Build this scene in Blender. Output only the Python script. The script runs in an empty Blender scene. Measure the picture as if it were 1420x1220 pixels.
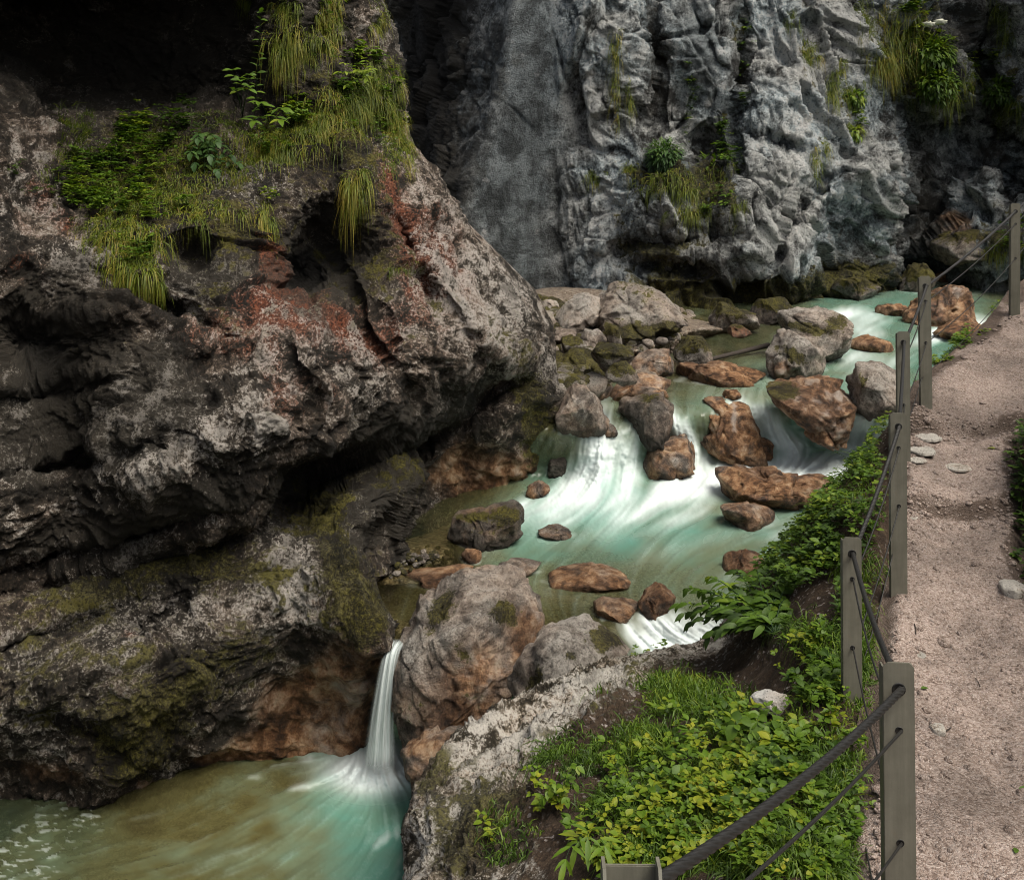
import bpy, bmesh, math, random
import numpy as np
from mathutils import Vector, Matrix
random.seed(7); RNG = np.random.default_rng(11)
sc = bpy.context.scene
COL = sc.collection
F = 1400.0; CX = 710.0; HZ = 240.0          # focal length in photo pixels, horizon row (lens with vertical shift)

# ------------------------------------------------------------------ basics
def W(px, py, Y):
    px, py, Y = np.broadcast_arrays(np.asarray(px, float), np.asarray(py, float), np.asarray(Y, float))
    return np.stack([(px-CX)/F*Y, Y, -(py-HZ)/F*Y], -1)
def tag(o, label=None, cat=None, group=None, kind=None):
    if label: o['label'] = label
    if cat: o['category'] = cat
    if group: o['group'] = group
    if kind: o['kind'] = kind
    return o
def mesh_obj(name, V, faces, mat, attrs=None, parent=None, smooth=True, loc=None):
    """faces: (n,3) or (n,4) int array, or list of arrays"""
    me = bpy.data.meshes.new(name)
    V = np.asarray(V, np.float32).reshape(-1, 3)
    if loc is not None: V = V - np.asarray(loc, np.float32)
    fl = faces if isinstance(faces, list) else [faces]
    fl = [np.asarray(f, np.int32) for f in fl if len(f)]
    nl = sum(f.size for f in fl); nf = sum(len(f) for f in fl)
    me.vertices.add(len(V)); me.vertices.foreach_set('co', V.ravel())
    me.loops.add(nl); me.loops.foreach_set('vertex_index', np.concatenate([f.ravel() for f in fl]))
    starts = []; tot = []; k = 0
    for f in fl:
        m = f.shape[1]; starts.append(k + np.arange(len(f))*m); tot.append(np.full(len(f), m)); k += f.size
    me.polygons.add(nf)
    me.polygons.foreach_set('loop_start', np.concatenate(starts).astype(np.int32))
    me.polygons.foreach_set('loop_total', np.concatenate(tot).astype(np.int32))
    me.polygons.foreach_set('use_smooth', np.full(nf, smooth))
    me.update(calc_edges=True); me.validate()
    for k_, a in (attrs or {}).items():
        at = me.attributes.new(k_, 'FLOAT', 'POINT'); at.data.foreach_set('value', np.asarray(a, np.float32).ravel())
    if mat: me.materials.append(mat)
    o = bpy.data.objects.new(name, me); COL.objects.link(o)
    if loc is not None: o.location = [float(c) for c in loc]
    if parent: o.parent = parent
    return o
def empty(name, loc=(0, 0, 0)):
    o = bpy.data.objects.new(name, None); COL.objects.link(o); o.location = [float(c) for c in loc]; o.empty_display_size = .1
    return o

# ------------------------------------------------------------------ noise
def _h(ix, iy, iz, s):
    n = (ix.astype(np.uint32)*np.uint32(374761393) + iy.astype(np.uint32)*np.uint32(668265263) + iz.astype(np.uint32)*np.uint32(2147483647 & 1274126177) + np.uint32((s*974634721) & 0xffffffff))
    n = (n ^ (n >> np.uint32(13)))*np.uint32(1274126177)
    n = (n ^ (n >> np.uint32(16)))*np.uint32(2246822519)
    return n ^ (n >> np.uint32(15))
def hf(ix, iy, iz, s): return (_h(ix, iy, iz, s) & np.uint32(0xffffff)).astype(np.float32)/16777215.0
def noise3(P, s=0):
    P = np.asarray(P, np.float32); sh = P.shape[:-1]; P = P.reshape(-1, 3)
    I = np.floor(P); f = P - I; I = I.astype(np.int64); u = f*f*f*(f*(f*6-15)+10)
    r = np.zeros(len(P), np.float32)
    for dx in (0, 1):
        wx = u[:, 0] if dx else 1-u[:, 0]
        for dy in (0, 1):
            wy = u[:, 1] if dy else 1-u[:, 1]
            for dz in (0, 1):
                wz = u[:, 2] if dz else 1-u[:, 2]
                h = _h(I[:, 0]+dx, I[:, 1]+dy, I[:, 2]+dz, s)
                gx = (h & np.uint32(1023)).astype(np.float32)/511.5-1; gy = ((h >> np.uint32(10)) & np.uint32(1023)).astype(np.float32)/511.5-1
                gz = ((h >> np.uint32(20)) & np.uint32(1023)).astype(np.float32)/511.5-1
                r += wx*wy*wz*(gx*(f[:, 0]-dx)+gy*(f[:, 1]-dy)+gz*(f[:, 2]-dz))
    return (r*1.3).reshape(sh)
def fbm(P, o=4, s=0, g=.5, ridge=False):
    a = 1.; r = 0; P = np.asarray(P, np.float32); 
    for k in range(o):
        n = noise3(P, s+k*17)
        if ridge: n = 1-2.2*np.abs(n)
        r = r + a*n; a *= g; P = P*2.03+3.1
    return r
def cells(P, s=0):
    """nearest cell: F1, F2, offset vector from its point, three random numbers of the cell"""
    P = np.asarray(P, np.float32); sh = P.shape[:-1]; P = P.reshape(-1, 3); I = np.floor(P).astype(np.int64)
    n = len(P); f1 = np.full(n, 9., np.float32); f2 = np.full(n, 9., np.float32); off = np.zeros((n, 3), np.float32); rr = np.zeros((n, 3), np.float32)
    for dx in (-1, 0, 1):
        for dy in (-1, 0, 1):
            for dz in (-1, 0, 1):
                a, b, c = I[:, 0]+dx, I[:, 1]+dy, I[:, 2]+dz
                q = np.stack([a+hf(a, b, c, s), b+hf(a, b, c, s+1), c+hf(a, b, c, s+2)], -1).astype(np.float32)
                d = P-q; L = np.sqrt((d*d).sum(-1)); m = L < f1
                f2 = np.where(m, f1, np.minimum(f2, L)); f1 = np.where(m, L, f1); off[m] = d[m]
                rr[m] = np.stack([hf(a, b, c, s+3), hf(a, b, c, s+4), hf(a, b, c, s+5)], -1)[m]
    return f1.reshape(sh), f2.reshape(sh), off.reshape(sh+(3,)), rr.reshape(sh+(3,))
def sstep(a, b, x): t = np.clip((x-a)/(b-a), 0, 1); return t*t*(3-2*t)
def rock_disp(P, s=0, big=.25, mid=.12, fine=.05, facet=.15, fs=1.0, M=None, edw=.12):
    Q = P if M is None else P @ np.asarray(M, np.float32).T
    Wp = np.stack([fbm(Q*.7, 2, s+i*31) for i in range(3)], -1); Q = Q+.45*Wp
    d = big*fbm(Q*.45, 3, s+5)
    for k, (sc_, am) in enumerate(((1.0, 1.0), (2.3, .45), (5.3, .2))):
        f1, f2, off, rr = cells(Q*fs*sc_, s+40+k*9); g = rr-.5
        tilt = (off*g).sum(-1)*1.6 + (rr[..., 0]-.5)*.5
        ed = sstep(0, edw, f2-f1); d = d+facet*am*(tilt*ed*1.1-.16*(1-sstep(0, .07, f2-f1)))
    d = d+mid*(fbm(Q*1.5, 3, s+70, .5, True)-.6)*.6 + mid*.5*fbm(Q*3.3, 3, s+80)
    d = d+fine*fbm(Q*7, 4, s+90, .62)+fine*.3*(fbm(Q*13, 2, s+95, .6, True)-.5)
    return d.astype(np.float32)

# ------------------------------------------------------------------ sheets (surfaces given by rays and distances)
def axis(lo, hi, f0, f1, st, coarse=16):
    a = np.arange(max(lo, f0), min(hi, f1)+st, st); L = []
    if lo < f0: L.append(np.linspace(lo, f0, max(3, int((f0-lo)/coarse)))[:-1])
    L.append(a)
    if hi > a[-1]+1: L.append(np.linspace(a[-1], hi, max(3, int((hi-a[-1])/coarse)))[1:])
    return np.concatenate(L)
def poly_sd(X, Y, poly):
    """signed distance (negative inside) and nearest boundary point"""
    p = np.asarray(poly, float); best = np.full(X.shape, 1e18); nx = np.zeros(X.shape); ny = np.zeros(X.shape); ins = np.zeros(X.shape, bool)
    for i in range(len(p)):
        a = p[i]; b = p[(i+1) % len(p)]; e = b-a; L = (e*e).sum()+1e-9
        t = np.clip(((X-a[0])*e[0]+(Y-a[1])*e[1])/L, 0, 1); qx = a[0]+t*e[0]; qy = a[1]+t*e[1]
        d = (X-qx)**2+(Y-qy)**2; m = d < best; best[m] = d[m]; nx[m] = qx[m]; ny[m] = qy[m]
        c = ((a[1] > Y) != (b[1] > Y)); xi = a[0]+(Y-a[1])*e[0]/(e[1] if abs(e[1]) > 1e-9 else 1e-9); ins ^= c & (X < xi)
    d = np.sqrt(best); return np.where(ins, -d, d), nx, ny
def tps(ctrl, X, Y, reg=2e-3, pad=.6):
    c = np.asarray(ctrl, float); n = len(c); S = 300.; x = c[:, 0]/S; y = c[:, 1]/S; v = c[:, 2]
    ph = lambda r2: np.where(r2 > 1e-12, .5*r2*np.log(np.maximum(r2, 1e-12)), 0)
    A = np.zeros((n+3, n+3)); A[:n, :n] = ph((x[:, None]-x)**2+(y[:, None]-y)**2)+np.eye(n)*reg
    A[:n, n] = 1; A[:n, n+1] = x; A[:n, n+2] = y; A[n:, :n] = A[:n, n:].T
    w = np.linalg.solve(A, np.concatenate([v, [0, 0, 0]]))
    Xs = X/S; Ys = Y/S; r = w[n]+w[n+1]*Xs+w[n+2]*Ys
    for i in range(n): r = r+w[i]*ph((Xs-x[i])**2+(Ys-y[i])**2)
    return np.clip(r, v.min()-pad, v.max()+pad)
def blobs(X, Y, L):
    r = np.zeros(X.shape)
    for (cx, cy, rx, ry, an, v) in L:
        c, s = math.cos(math.radians(an)), math.sin(math.radians(an)); dx = X-cx; dy = Y-cy
        u = (dx*c+dy*s)/rx; w = (-dx*s+dy*c)/ry; r = r+v*np.exp(-(u*u+w*w))
    return r
class Sheet: pass
def normals(P):
    a = np.gradient(P, axis=1); b = np.gradient(P, axis=0); n = np.cross(b, a); n /= np.linalg.norm(n, axis=-1, keepdims=True)+1e-12
    flip = (n*P).sum(-1, keepdims=True) > 0            # towards the eye
    return np.where(flip, -n, n)
def blur(a, k=2):
    for _ in range(k):
        b = np.pad(a, [(1, 1), (1, 1)]+[(0, 0)]*(a.ndim-2), mode='edge'); a = (b[:-2, 1:-1]+b[2:, 1:-1]+b[1:-1, :-2]+b[1:-1, 2:]+4*b[1:-1, 1:-1])/8
    return a
def grid_faces(ny, nx, keep=None):
    i = np.arange(ny*nx).reshape(ny, nx); f = np.stack([i[:-1, :-1], i[1:, :-1], i[1:, 1:], i[:-1, 1:]], -1).reshape(-1, 4)
    if keep is not None: f = f[keep.reshape(-1)]
    used = np.zeros(ny*nx, bool); used[f.ravel()] = True; m = np.cumsum(used)-1
    return m[f], used
def make_sheet(name, xs, ys, layers, mat, disp, attr_blobs, carve=(), back=.05, cut=70, roundpx=35, roundm=.7, attr_fn=None, extra=None):
    X, Y = np.meshgrid(xs, ys); D = None; SD = None
    for (poly, ctrl, sil) in layers:
        d, qx, qy = poly_sd(X, Y, poly); dd = tps(ctrl, np.where(d > 0, qx, X), np.where(d > 0, qy, Y))
        t = np.clip(1+d/roundpx, 0, 1); lay = dd+roundm*(1-np.sqrt(np.maximum(1-t*t, 0)))*(1 if sil else .5)+np.maximum(d, 0)*.06
        if D is None: D = lay; SD = d if sil else np.full(X.shape, 1e9); QX = qx; QY = qy
        else:
            k = .12; h = np.clip(.5+.5*(lay-D)/k, 0, 1); D = lay*(1-h)+D*h-k*h*(1-h)
            if sil: m = d < SD; SD = np.where(m, d, SD); QX = np.where(m, qx, QX); QY = np.where(m, qy, QY)
    D = D+blobs(X, Y, carve)
    if extra is not None: D = extra(X, Y, D)
    out = SD > 0; PX = np.where(out, QX, X); PY = np.where(out, QY, Y); D = np.where(out, D+SD*back, D)
    P = W(PX, PY, D); N = normals(blur(P, 3)); dv = disp(P, X, Y); dv = np.where(SD > 0, .15*dv*np.exp(-SD/3.), dv*(1-.55*np.exp(-np.abs(SD)/9.)))
    P = P+N*dv[..., None]; S = Sheet(); S.xs = xs; S.ys = ys; S.P = P; S.N = normals(blur(P, 2)); S.SD = SD
    kp = (SD < cut); kf = kp[:-1, :-1] & kp[1:, :-1] & kp[1:, 1:] & kp[:-1, 1:]
    f, used = grid_faces(len(ys), len(xs), kf)
    at = {k: np.clip(blobs(X, Y, L), -1, 1.4).ravel()[used] for k, L in attr_blobs.items()}
    if attr_fn: at.update({k: v.ravel()[used] for k, v in attr_fn(S, X, Y).items()})
    for k in ('moss', 'rust', 'tan', 'dark', 'pale', 'plain'): at.setdefault(k, np.zeros(int(used.sum())))
    S.obj = mesh_obj(name, P.reshape(-1, 3)[used], f, mat, at); S.obj['kind'] = 'structure'
    return S
def look(S, px, py):
    i = np.clip(np.searchsorted(S.xs, px), 0, len(S.xs)-1); j = np.clip(np.searchsorted(S.ys, py), 0, len(S.ys)-1)
    return S.P[j, i], S.N[j, i]

# ------------------------------------------------------------------ materials
class NT:
    def __init__(s, name):
        s.m = bpy.data.materials.new(name); s.m.use_nodes = True; s.t = s.m.node_tree; s.t.nodes.clear(); s.out = s.t.nodes.new('ShaderNodeOutputMaterial')
    def put(s, sock, v):
        if isinstance(v, bpy.types.NodeSocket): s.t.links.new(v, sock)
        elif v is not None:
            if hasattr(sock.default_value, '__len__') and not hasattr(v, '__len__'): v = (v,)*len(sock.default_value)
            if hasattr(v, '__len__') and len(sock.default_value) == 4 and len(v) == 3: v = (*v, 1)
            sock.default_value = v
    def n(s, ty, ins=None, out=0, **pr):
        nd = s.t.nodes.new('ShaderNode'+ty)
        for k, v in pr.items(): setattr(nd, k, v)
        for k, v in (ins or {}).items(): s.put(nd.inputs[k], v)
        return nd.outputs[out]
    def mt(s, op, a, b=None, c=None, clamp=False):
        nd = s.t.nodes.new('ShaderNodeMath'); nd.operation = op; nd.use_clamp = clamp
        for i, v in enumerate((a, b, c)):
            if v is not None: s.put(nd.inputs[i], v)
        return nd.outputs[0]
    def mix(s, f, a, b, blend='MIX'):
        nd = s.t.nodes.new('ShaderNodeMix'); nd.data_type = 'RGBA'; nd.blend_type = blend; nd.clamp_factor = True
        s.put(nd.inputs[0], f); s.put(nd.inputs[6], a); s.put(nd.inputs[7], b); return nd.outputs[2]
    def mr(s, v, a, b, c=0., d=1.):
        return s.n('MapRange', {0: v, 1: a, 2: b, 3: c, 4: d}, interpolation_type='SMOOTHSTEP')
    def ramp(s, f, stops):
        nd = s.t.nodes.new('ShaderNodeValToRGB'); s.put(nd.inputs[0], f); e = nd.color_ramp.elements
        while len(e) < len(stops): e.new(.5)
        for k, (p, c) in enumerate(stops): e[k].position = p; e[k].color = (*c, 1) if len(c) == 3 else c
        return nd.outputs[0]
    def noise(s, v, scale, det=6, rough=.6, dist=0., out=0):
        return s.n('TexNoise', {'Vector': v, 'Scale': scale, 'Detail': det, 'Roughness': rough, 'Distortion': dist}, out)
    def attr(s, nm): return s.n('Attribute', out=2, attribute_name=nm)
    def bsdf(s, **k):
        nd = s.t.nodes.new('ShaderNodeBsdfPrincipled')
        for a, v in k.items(): s.put(nd.inputs[a.replace('_', ' ')], v)
        return nd.outputs[0]
    def done(s, sh): s.t.links.new(sh, s.out.inputs[0]); return s.m

def rock_material(name, base=((.45, (.012, .0095, .006)), (.50, (.052, .042, .032)), (.55, (.22, .19, .165))), speck=.8, tint=((1.1, .985, .88), (1., 1., .96)), sx=1.0, rough=.8, lich=(.51, .47, .42), spots=False, sp0=.5, crust=0.):
    t = NT(name); p = t.n('TexCoord', out=3); rnd = t.n('ObjectInfo', out=5)
    p = t.n('VectorMath', {0: p, 1: t.n('CombineXYZ', {0: t.mt('MULTIPLY', rnd, 37.), 1: t.mt('MULTIPLY', rnd, 91.)})}, operation='ADD')
    nA = t.noise(p, .8*sx, 3, .6); nB = t.noise(p, 4.5*sx, 8, .72, .3); nC = t.noise(p, 27*sx, 4, .8); nD = t.noise(p, 1.9*sx, 5, .62, .5)
    dk, pl, tn, ru, mo = (t.attr(k) for k in ('dark', 'pale', 'tan', 'rust', 'moss'))
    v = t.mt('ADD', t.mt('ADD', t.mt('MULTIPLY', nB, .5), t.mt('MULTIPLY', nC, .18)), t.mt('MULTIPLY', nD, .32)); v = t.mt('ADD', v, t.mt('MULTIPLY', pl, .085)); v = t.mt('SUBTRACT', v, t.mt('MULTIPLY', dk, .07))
    c = t.ramp(v, base)
    c = t.mix(1., c, t.mix(t.mr(nA, .4, .6), tint[0], tint[1]), 'MULTIPLY')
    rm = t.mr(t.mt('ADD', ru, t.mt('ADD', t.mt('MULTIPLY', t.mt('SUBTRACT', nB, .5), 3.0), t.mt('MULTIPLY', t.mt('SUBTRACT', nC, .5), 2.2))), .30, .7); rm = t.mt('MULTIPLY', rm, t.mr(ru, .05, .3))
    c = t.mix(t.mt('MULTIPLY', rm, .8), c, t.mix(t.mr(nC, .4, .6), (.06, .018, .009), (.29, .095, .045)))
    l = t.mt('ADD', t.mt('MULTIPLY', nC, .36), t.mt('ADD', t.mt('MULTIPLY', nB, .30), t.mt('ADD', t.mt('MULTIPLY', nD, .22), t.mt('MULTIPLY', nA, .12)))); l = t.mt('ADD', l, t.mt('MULTIPLY', pl, .05)); l = t.mt('SUBTRACT', l, t.mt('MULTIPLY', dk, .03))
    lm = t.mr(l, sp0+.022, sp0+.05); c = t.mix(t.mt('MULTIPLY', t.attr('plain'), .72), c, t.mix(t.mr(t.mt('ADD', t.mt('MULTIPLY', t.noise(t.n('VectorMath', {0: p, 1: (1.6, 1.6, .12)}, operation='MULTIPLY'), 1.3, 5, .65), .22), t.mt('ADD', t.mt('MULTIPLY', nD, .4), t.mt('MULTIPLY', nB, .38))), .42, .58), (.055, .06, .06), (.19, .21, .212))); c = t.mix(t.mt('MULTIPLY', t.mt('MULTIPLY', lm, speck), t.mt('SUBTRACT', 1., t.mt('MULTIPLY', t.attr('plain'), .8))), c, t.mix(nB, tuple(x*.55 for x in lich), tuple(x*1.25 for x in lich)))
    if spots:
        vor = t.n('TexVoronoi', {'Vector': t.n('VectorMath', {0: p, 1: t.n('VectorMath', {0: t.noise(p, 3, 2, .6, 0, 1), 3: .35}, operation='SCALE')}, operation='ADD'), 'Scale': 1.1, 'Randomness': 1.}, 0)
        sp = t.mt('MULTIPLY', t.mr(vor, .23, .13), t.mr(nD, .44, .56)); c = t.mix(t.mt('MULTIPLY', sp, .6), c, lich)
    c = t.mix(t.mt('MULTIPLY', t.mr(nC, .44, .36), .75), c, (.012, .010, .009))
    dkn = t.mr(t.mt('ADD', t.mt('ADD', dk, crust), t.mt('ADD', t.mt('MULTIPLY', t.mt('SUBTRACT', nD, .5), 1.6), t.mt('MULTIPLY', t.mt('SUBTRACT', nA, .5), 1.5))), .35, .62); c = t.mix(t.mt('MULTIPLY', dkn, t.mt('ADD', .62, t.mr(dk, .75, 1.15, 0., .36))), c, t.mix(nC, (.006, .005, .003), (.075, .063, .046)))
    tcol = t.mix(1., t.ramp(t.mt('ADD', t.mt('MULTIPLY', nB, .6), t.mt('MULTIPLY', nD, .4)), ((.40, (.035, .02, .012)), (.475, (.14, .07, .034)), (.53, (.29, .165, .09)), (.60, (.44, .32, .22)), (.68, (.5, .44, .37)))), t.mix(t.mr(nA, .38, .62), (.68, .64, .6), (1.2, 1.1, .92)), 'MULTIPLY'); tcol = t.mix(t.mt('MULTIPLY', t.mr(t.mt('ADD', pl, t.mt('MULTIPLY', t.mt('SUBTRACT', nD, .5), 3.)), .3, .9), .6), tcol, (.44, .40, .36))
    tm = t.mr(t.mt('ADD', tn, t.mt('MULTIPLY', t.mt('SUBTRACT', nD, .5), .9)), .25, .7); c = t.mix(t.mt('MULTIPLY', tm, .9), c, tcol)
    nz = t.n('SeparateXYZ', {0: t.n('NewGeometry', out=1)}, 2)
    mm = t.mt('ADD', mo, t.mt('ADD', t.mt('MULTIPLY', nz, .22), t.mt('MULTIPLY', t.mt('SUBTRACT', nB, .5), 2.4))); mm = t.mt('ADD', mm, t.mt('MULTIPLY', t.mt('SUBTRACT', nD, .5), 1.0))
    mm = t.mt('MULTIPLY', t.mr(mm, .42, .66), t.mr(mo, .03, .25))
    mcol = t.ramp(t.mt('ADD', t.mt('MULTIPLY', nC, .6), t.mt('MULTIPLY', nD, .4)), ((.42, (.008, .007, .002)), (.5, (.034, .029, .004)), (.58, (.10, .088, .009))))
    c = t.mix(t.mt('MULTIPLY', mm, .93), c, mcol)
    c = t.mix(t.mr(dk, .8, 1.2), c, t.mix(.82, c, (.004, .0035, .003)))  # highest dark values go near black: cleft and cave shade put into the colour
    hgt = t.mt('ADD', t.mt('MULTIPLY', nB, .5), t.mt('MULTIPLY', nC, .5))
    bmp = t.n('Bump', {'Strength': 1., 'Distance': .16/sx, 'Height': hgt})
    r = t.mt('ADD', rough, t.mt('MULTIPLY', t.mt('SUBTRACT', nC, .5), .5), clamp=True); r = t.mt('SUBTRACT', r, t.mt('MULTIPLY', tm, .22)); r = t.mt('ADD', r, t.mt('MULTIPLY', mm, .3), clamp=True)
    return t.done(t.bsdf(Base_Color=c, Roughness=r, Normal=bmp, Specular_IOR_Level=.3))
M_ROCK = rock_material('mottled_rock', crust=.14)
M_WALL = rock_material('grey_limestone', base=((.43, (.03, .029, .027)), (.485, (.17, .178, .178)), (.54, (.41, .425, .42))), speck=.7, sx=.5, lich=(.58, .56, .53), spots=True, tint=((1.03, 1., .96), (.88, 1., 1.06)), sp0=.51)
M_BOULD = rock_material('river_boulder', base=((.4, (.04, .034, .03)), (.49, (.15, .13, .115)), (.59, (.36, .33, .30))), speck=.35, sx=1.5, rough=.7, sp0=.52)
M_WHITE = rock_material('white_limestone', base=((.42, (.25, .23, .21)), (.50, (.52, .5, .47)), (.56, (.68, .66, .63))), speck=.3, sx=3., lich=(.7, .68, .65), sp0=.51)
M_OUT = rock_material('white_outcrop', tint=((1.12, 1., .88), (1.03, 1., .95)), base=((.455, (.02, .016, .008)), (.50, (.10, .085, .06)), (.545, (.46, .43, .39))), speck=.9, sx=2.0, lich=(.64, .60, .53), sp0=.49)

def leaf_material(name, dark, mid, light, trans=.35, rough=.55):
    t = NT(name); r = t.attr('rnd'); p = t.n('TexCoord', out=3); n = t.noise(p, 2.2, 3)
    c = t.ramp(t.mt('ADD', t.mt('MULTIPLY', r, .75), t.mt('MULTIPLY', t.mt('SUBTRACT', n, .5), 1.1)), ((.05, dark), (.45, mid), (.9, light)))
    b = t.bsdf(Base_Color=c, Roughness=rough, Specular_IOR_Level=.4); tr = t.n('BsdfTranslucent', {'Color': t.mix(1., c, (1.1, 1.2, .5), 'MULTIPLY')})
    return t.done(t.n('MixShader', {0: trans, 1: b, 2: tr}))
M_LEAF = leaf_material('leaf_green', (.025, .05, .006), (.08, .15, .012), (.24, .28, .02))
M_LEAFY = leaf_material('leaf_yellow_green', (.035, .075, .006), (.10, .175, .010), (.30, .29, .018))
M_LEAFD = leaf_material('leaf_deep_green', (.018, .045, .012), (.045, .10, .02), (.11, .17, .025), .25)
M_GRASS = leaf_material('grass_blade', (.045, .065, .006), (.13, .17, .012), (.30, .22, .04))
M_GRASSG = leaf_material('fresh_grass_blade', (.03, .06, .006), (.09, .16, .012), (.24, .27, .03))

def soil_material():
    t = NT('needle_litter_soil'); p = t.n('TexCoord', out=3); n = t.noise(p, 9, 10, .75); f = t.noise(p, 60, 6, .8); v = t.n('TexVoronoi', {'Vector': p, 'Scale': 38.}, 1)
    c = t.ramp(t.mt('ADD', t.mt('MULTIPLY', n, .5), t.mt('MULTIPLY', f, .5)), ((.35, (.012, .008, .005)), (.5, (.05, .03, .018)), (.64, (.16, .12, .08))))
    return c, t, p, n, f
def bank_material():
    m = rock_material('bank_rock'); return m

# ------------------------------------------------------------------ world, sun, camera
EL, AZ = math.radians(58), math.radians(130)      # sun high, from behind the right shoulder
w = bpy.data.worlds.new("World"); sc.world = w; w.use_nodes = True; nt = w.node_tree; bg = nt.nodes['Background']
sky = nt.nodes.new('ShaderNodeTexSky'); sky.sky_type = 'NISHITA'; sky.sun_disc = False; sky.sun_elevation = EL; sky.sun_rotation = AZ; sky.air_density = 1.; sky.dust_density = 4.
hs = nt.nodes.new('ShaderNodeHueSaturation'); hs.inputs['Saturation'].default_value = .35; nt.links.new(sky.outputs[0], hs.inputs['Color']); nt.links.new(hs.outputs[0], bg.inputs[0]); bg.inputs[1].default_value = .055
sl = bpy.data.lights.new('overcast_sun', 'SUN'); sl.energy = 1.5; sl.angle = math.radians(38); sl.color = (1., .93, .82)
so = bpy.data.objects.new('overcast_sun', sl); COL.objects.link(so)
sdir = Vector((math.sin(AZ)*math.cos(EL), math.cos(AZ)*math.cos(EL), math.sin(EL))); so.rotation_euler = (-sdir).to_track_quat('-Z', 'Y').to_euler(); so.location = sdir*40
cam = bpy.data.cameras.new('camera'); co = bpy.data.objects.new('camera', cam); COL.objects.link(co); co.rotation_euler = (math.pi/2, 0, 0)
cam.sensor_fit = 'HORIZONTAL'; cam.sensor_width = 36; cam.lens = 36*F/1420; cam.shift_y = -(610-HZ)/1420; cam.clip_start = .05; cam.clip_end = 500; sc.camera = co
sc.view_settings.view_transform = 'Standard'; sc.view_settings.look = 'None'; sc.view_settings.exposure = 1.58; sc.view_settings.gamma = 1
sc.cycles.use_denoising = True; sc.cycles.filter_width = 1.0; sc.cycles.max_bounces = 5; sc.cycles.diffuse_bounces = 2; sc.cycles.glossy_bounces = 2; sc.cycles.use_adaptive_sampling = True; sc.cycles.adaptive_threshold = .02; sc.cycles.transparent_max_bounces = 6; sc.cycles.caustics_reflective = False; sc.cycles.caustics_refractive = False

# ================================================================== LEFT CLIFF
U_poly = [(-500, 60), (0, 130), (40, 165), (60, 170), (200, 160), (330, 150), (345, 60), (385, -20), (400, -100), (400, -900), (525, -900), (530, 0), (545, 60), (560, 150), (572, 200), (600, 240), (640, 300), (690, 350), (740, 400), (768, 450), (772, 520), (765, 550), (745, 556), (700, 548), (640, 592), (560, 612), (480, 640), (440, 640), (405, 650), (385, 712), (330, 745), (170, 800), (0, 850), (-500, 930)]
U_ctrl = [(-500, 300, 6.5), (-500, 700, 6.2), (-200, 500, 9.2), (0, 250, 12.2), (0, 400, 11.7), (0, 550, 11.6), (0, 700, 11.2), (0, 830, 11.5), (60, 200, 13.3), (100, 250, 13.1), (120, 330, 12.3), (200, 385, 11.9), (130, 450, 11.7), (100, 600, 11.9), (150, 680, 11.5), (200, 180, 15.0), (330, 180, 15.0), (220, 265, 13.2), (330, 285, 13.2), (250, 420, 12.2), (200, 520, 11.5), (220, 600, 11.1), (300, 560, 11.3), (400, 605, 11.2), (300, 680, 11.1), (365, 690, 11.6), (330, 400, 12.5), (350, 330, 13.2), (410, 370, 13.4), (400, 200, 14.6), (440, 280, 14.1), (480, 350, 14.2), (400, 440, 12.4), (430, 520, 11.9), (480, 600, 12.7), (560, 560, 13.7), (500, 450, 13.2), (520, 250, 14.9), (450, 100, 15.2), (430, 0, 15.2), (500, 0, 16.), (540, 200, 16.1), (600, 300, 15.9), (580, 420, 14.4), (640, 400, 15.4), (640, 520, 14.8), (700, 500, 15.5), (700, 420, 16.1), (740, 450, 16.7), (760, 540, 17.2), (690, 545, 16.2), (430, -300, 14), (500, -900, 13), (400, -900, 12)]
L_poly = [(-500, 860), (0, 840), (170, 790), (330, 735), (390, 708), (440, 708), (490, 655), (560, 632), (568, 660), (545, 700), (520, 740), (518, 790), (528, 830), (548, 868), (541, 905), (522, 960), (507, 1050), (508, 1100), (508, 1160), (150, 1260), (-500, 1260)]
L_ctrl = [(-500, 1000, 6.5), (0, 880, 10.9), (0, 1000, 10.8), (0, 1112, 11.2), (80, 1100, 11.1), (150, 1120, 10.95), (100, 950, 10.75), (200, 960, 10.6), (180, 850, 11.4), (190, 1030, 10.9), (215, 1085, 11.5), (300, 900, 11.1), (300, 1055, 11.95), (260, 1010, 11.3), (330, 980, 11.6), (400, 1045, 12.15), (400, 950, 12.1), (460, 980, 12.3), (500, 1050, 12.1), (400, 850, 11.6), (450, 780, 11.6), (480, 850, 11.5), (520, 870, 11.45), (545, 880, 11.5), (525, 930, 11.85), (500, 960, 12.0), (420, 730, 12.1), (500, 700, 12.8), (550, 650, 13.7), (510, 780, 12.1), (525, 825, 11.8), (330, 760, 11.8), (230, 800, 11.6), (300, 1150, 12.4), (0, 1200, 11.6), (500, 1130, 12.4), (-500, 1250, 8)]
C_poly = [(560, 650), (600, 600), (700, 535), (772, 520), (785, 600), (784, 655), (784, 720), (700, 760), (600, 790), (520, 800), (530, 740)]
C_ctrl = [(620, 650, 16.3), (640, 690, 16.85), (720, 600, 16.7), (765, 560, 17.2), (775, 640, 18.0), (720, 665, 17.5), (600, 715, 16.2), (550, 760, 15.2), (650, 750, 17.6), (780, 720, 19)]
K_poly = [(-500, -900), (430, -900), (430, 0), (390, 160), (450, 200), (560, 590), (650, 580), (650, 700), (520, 770), (500, 800), (300, 760), (-500, 900)]
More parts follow.
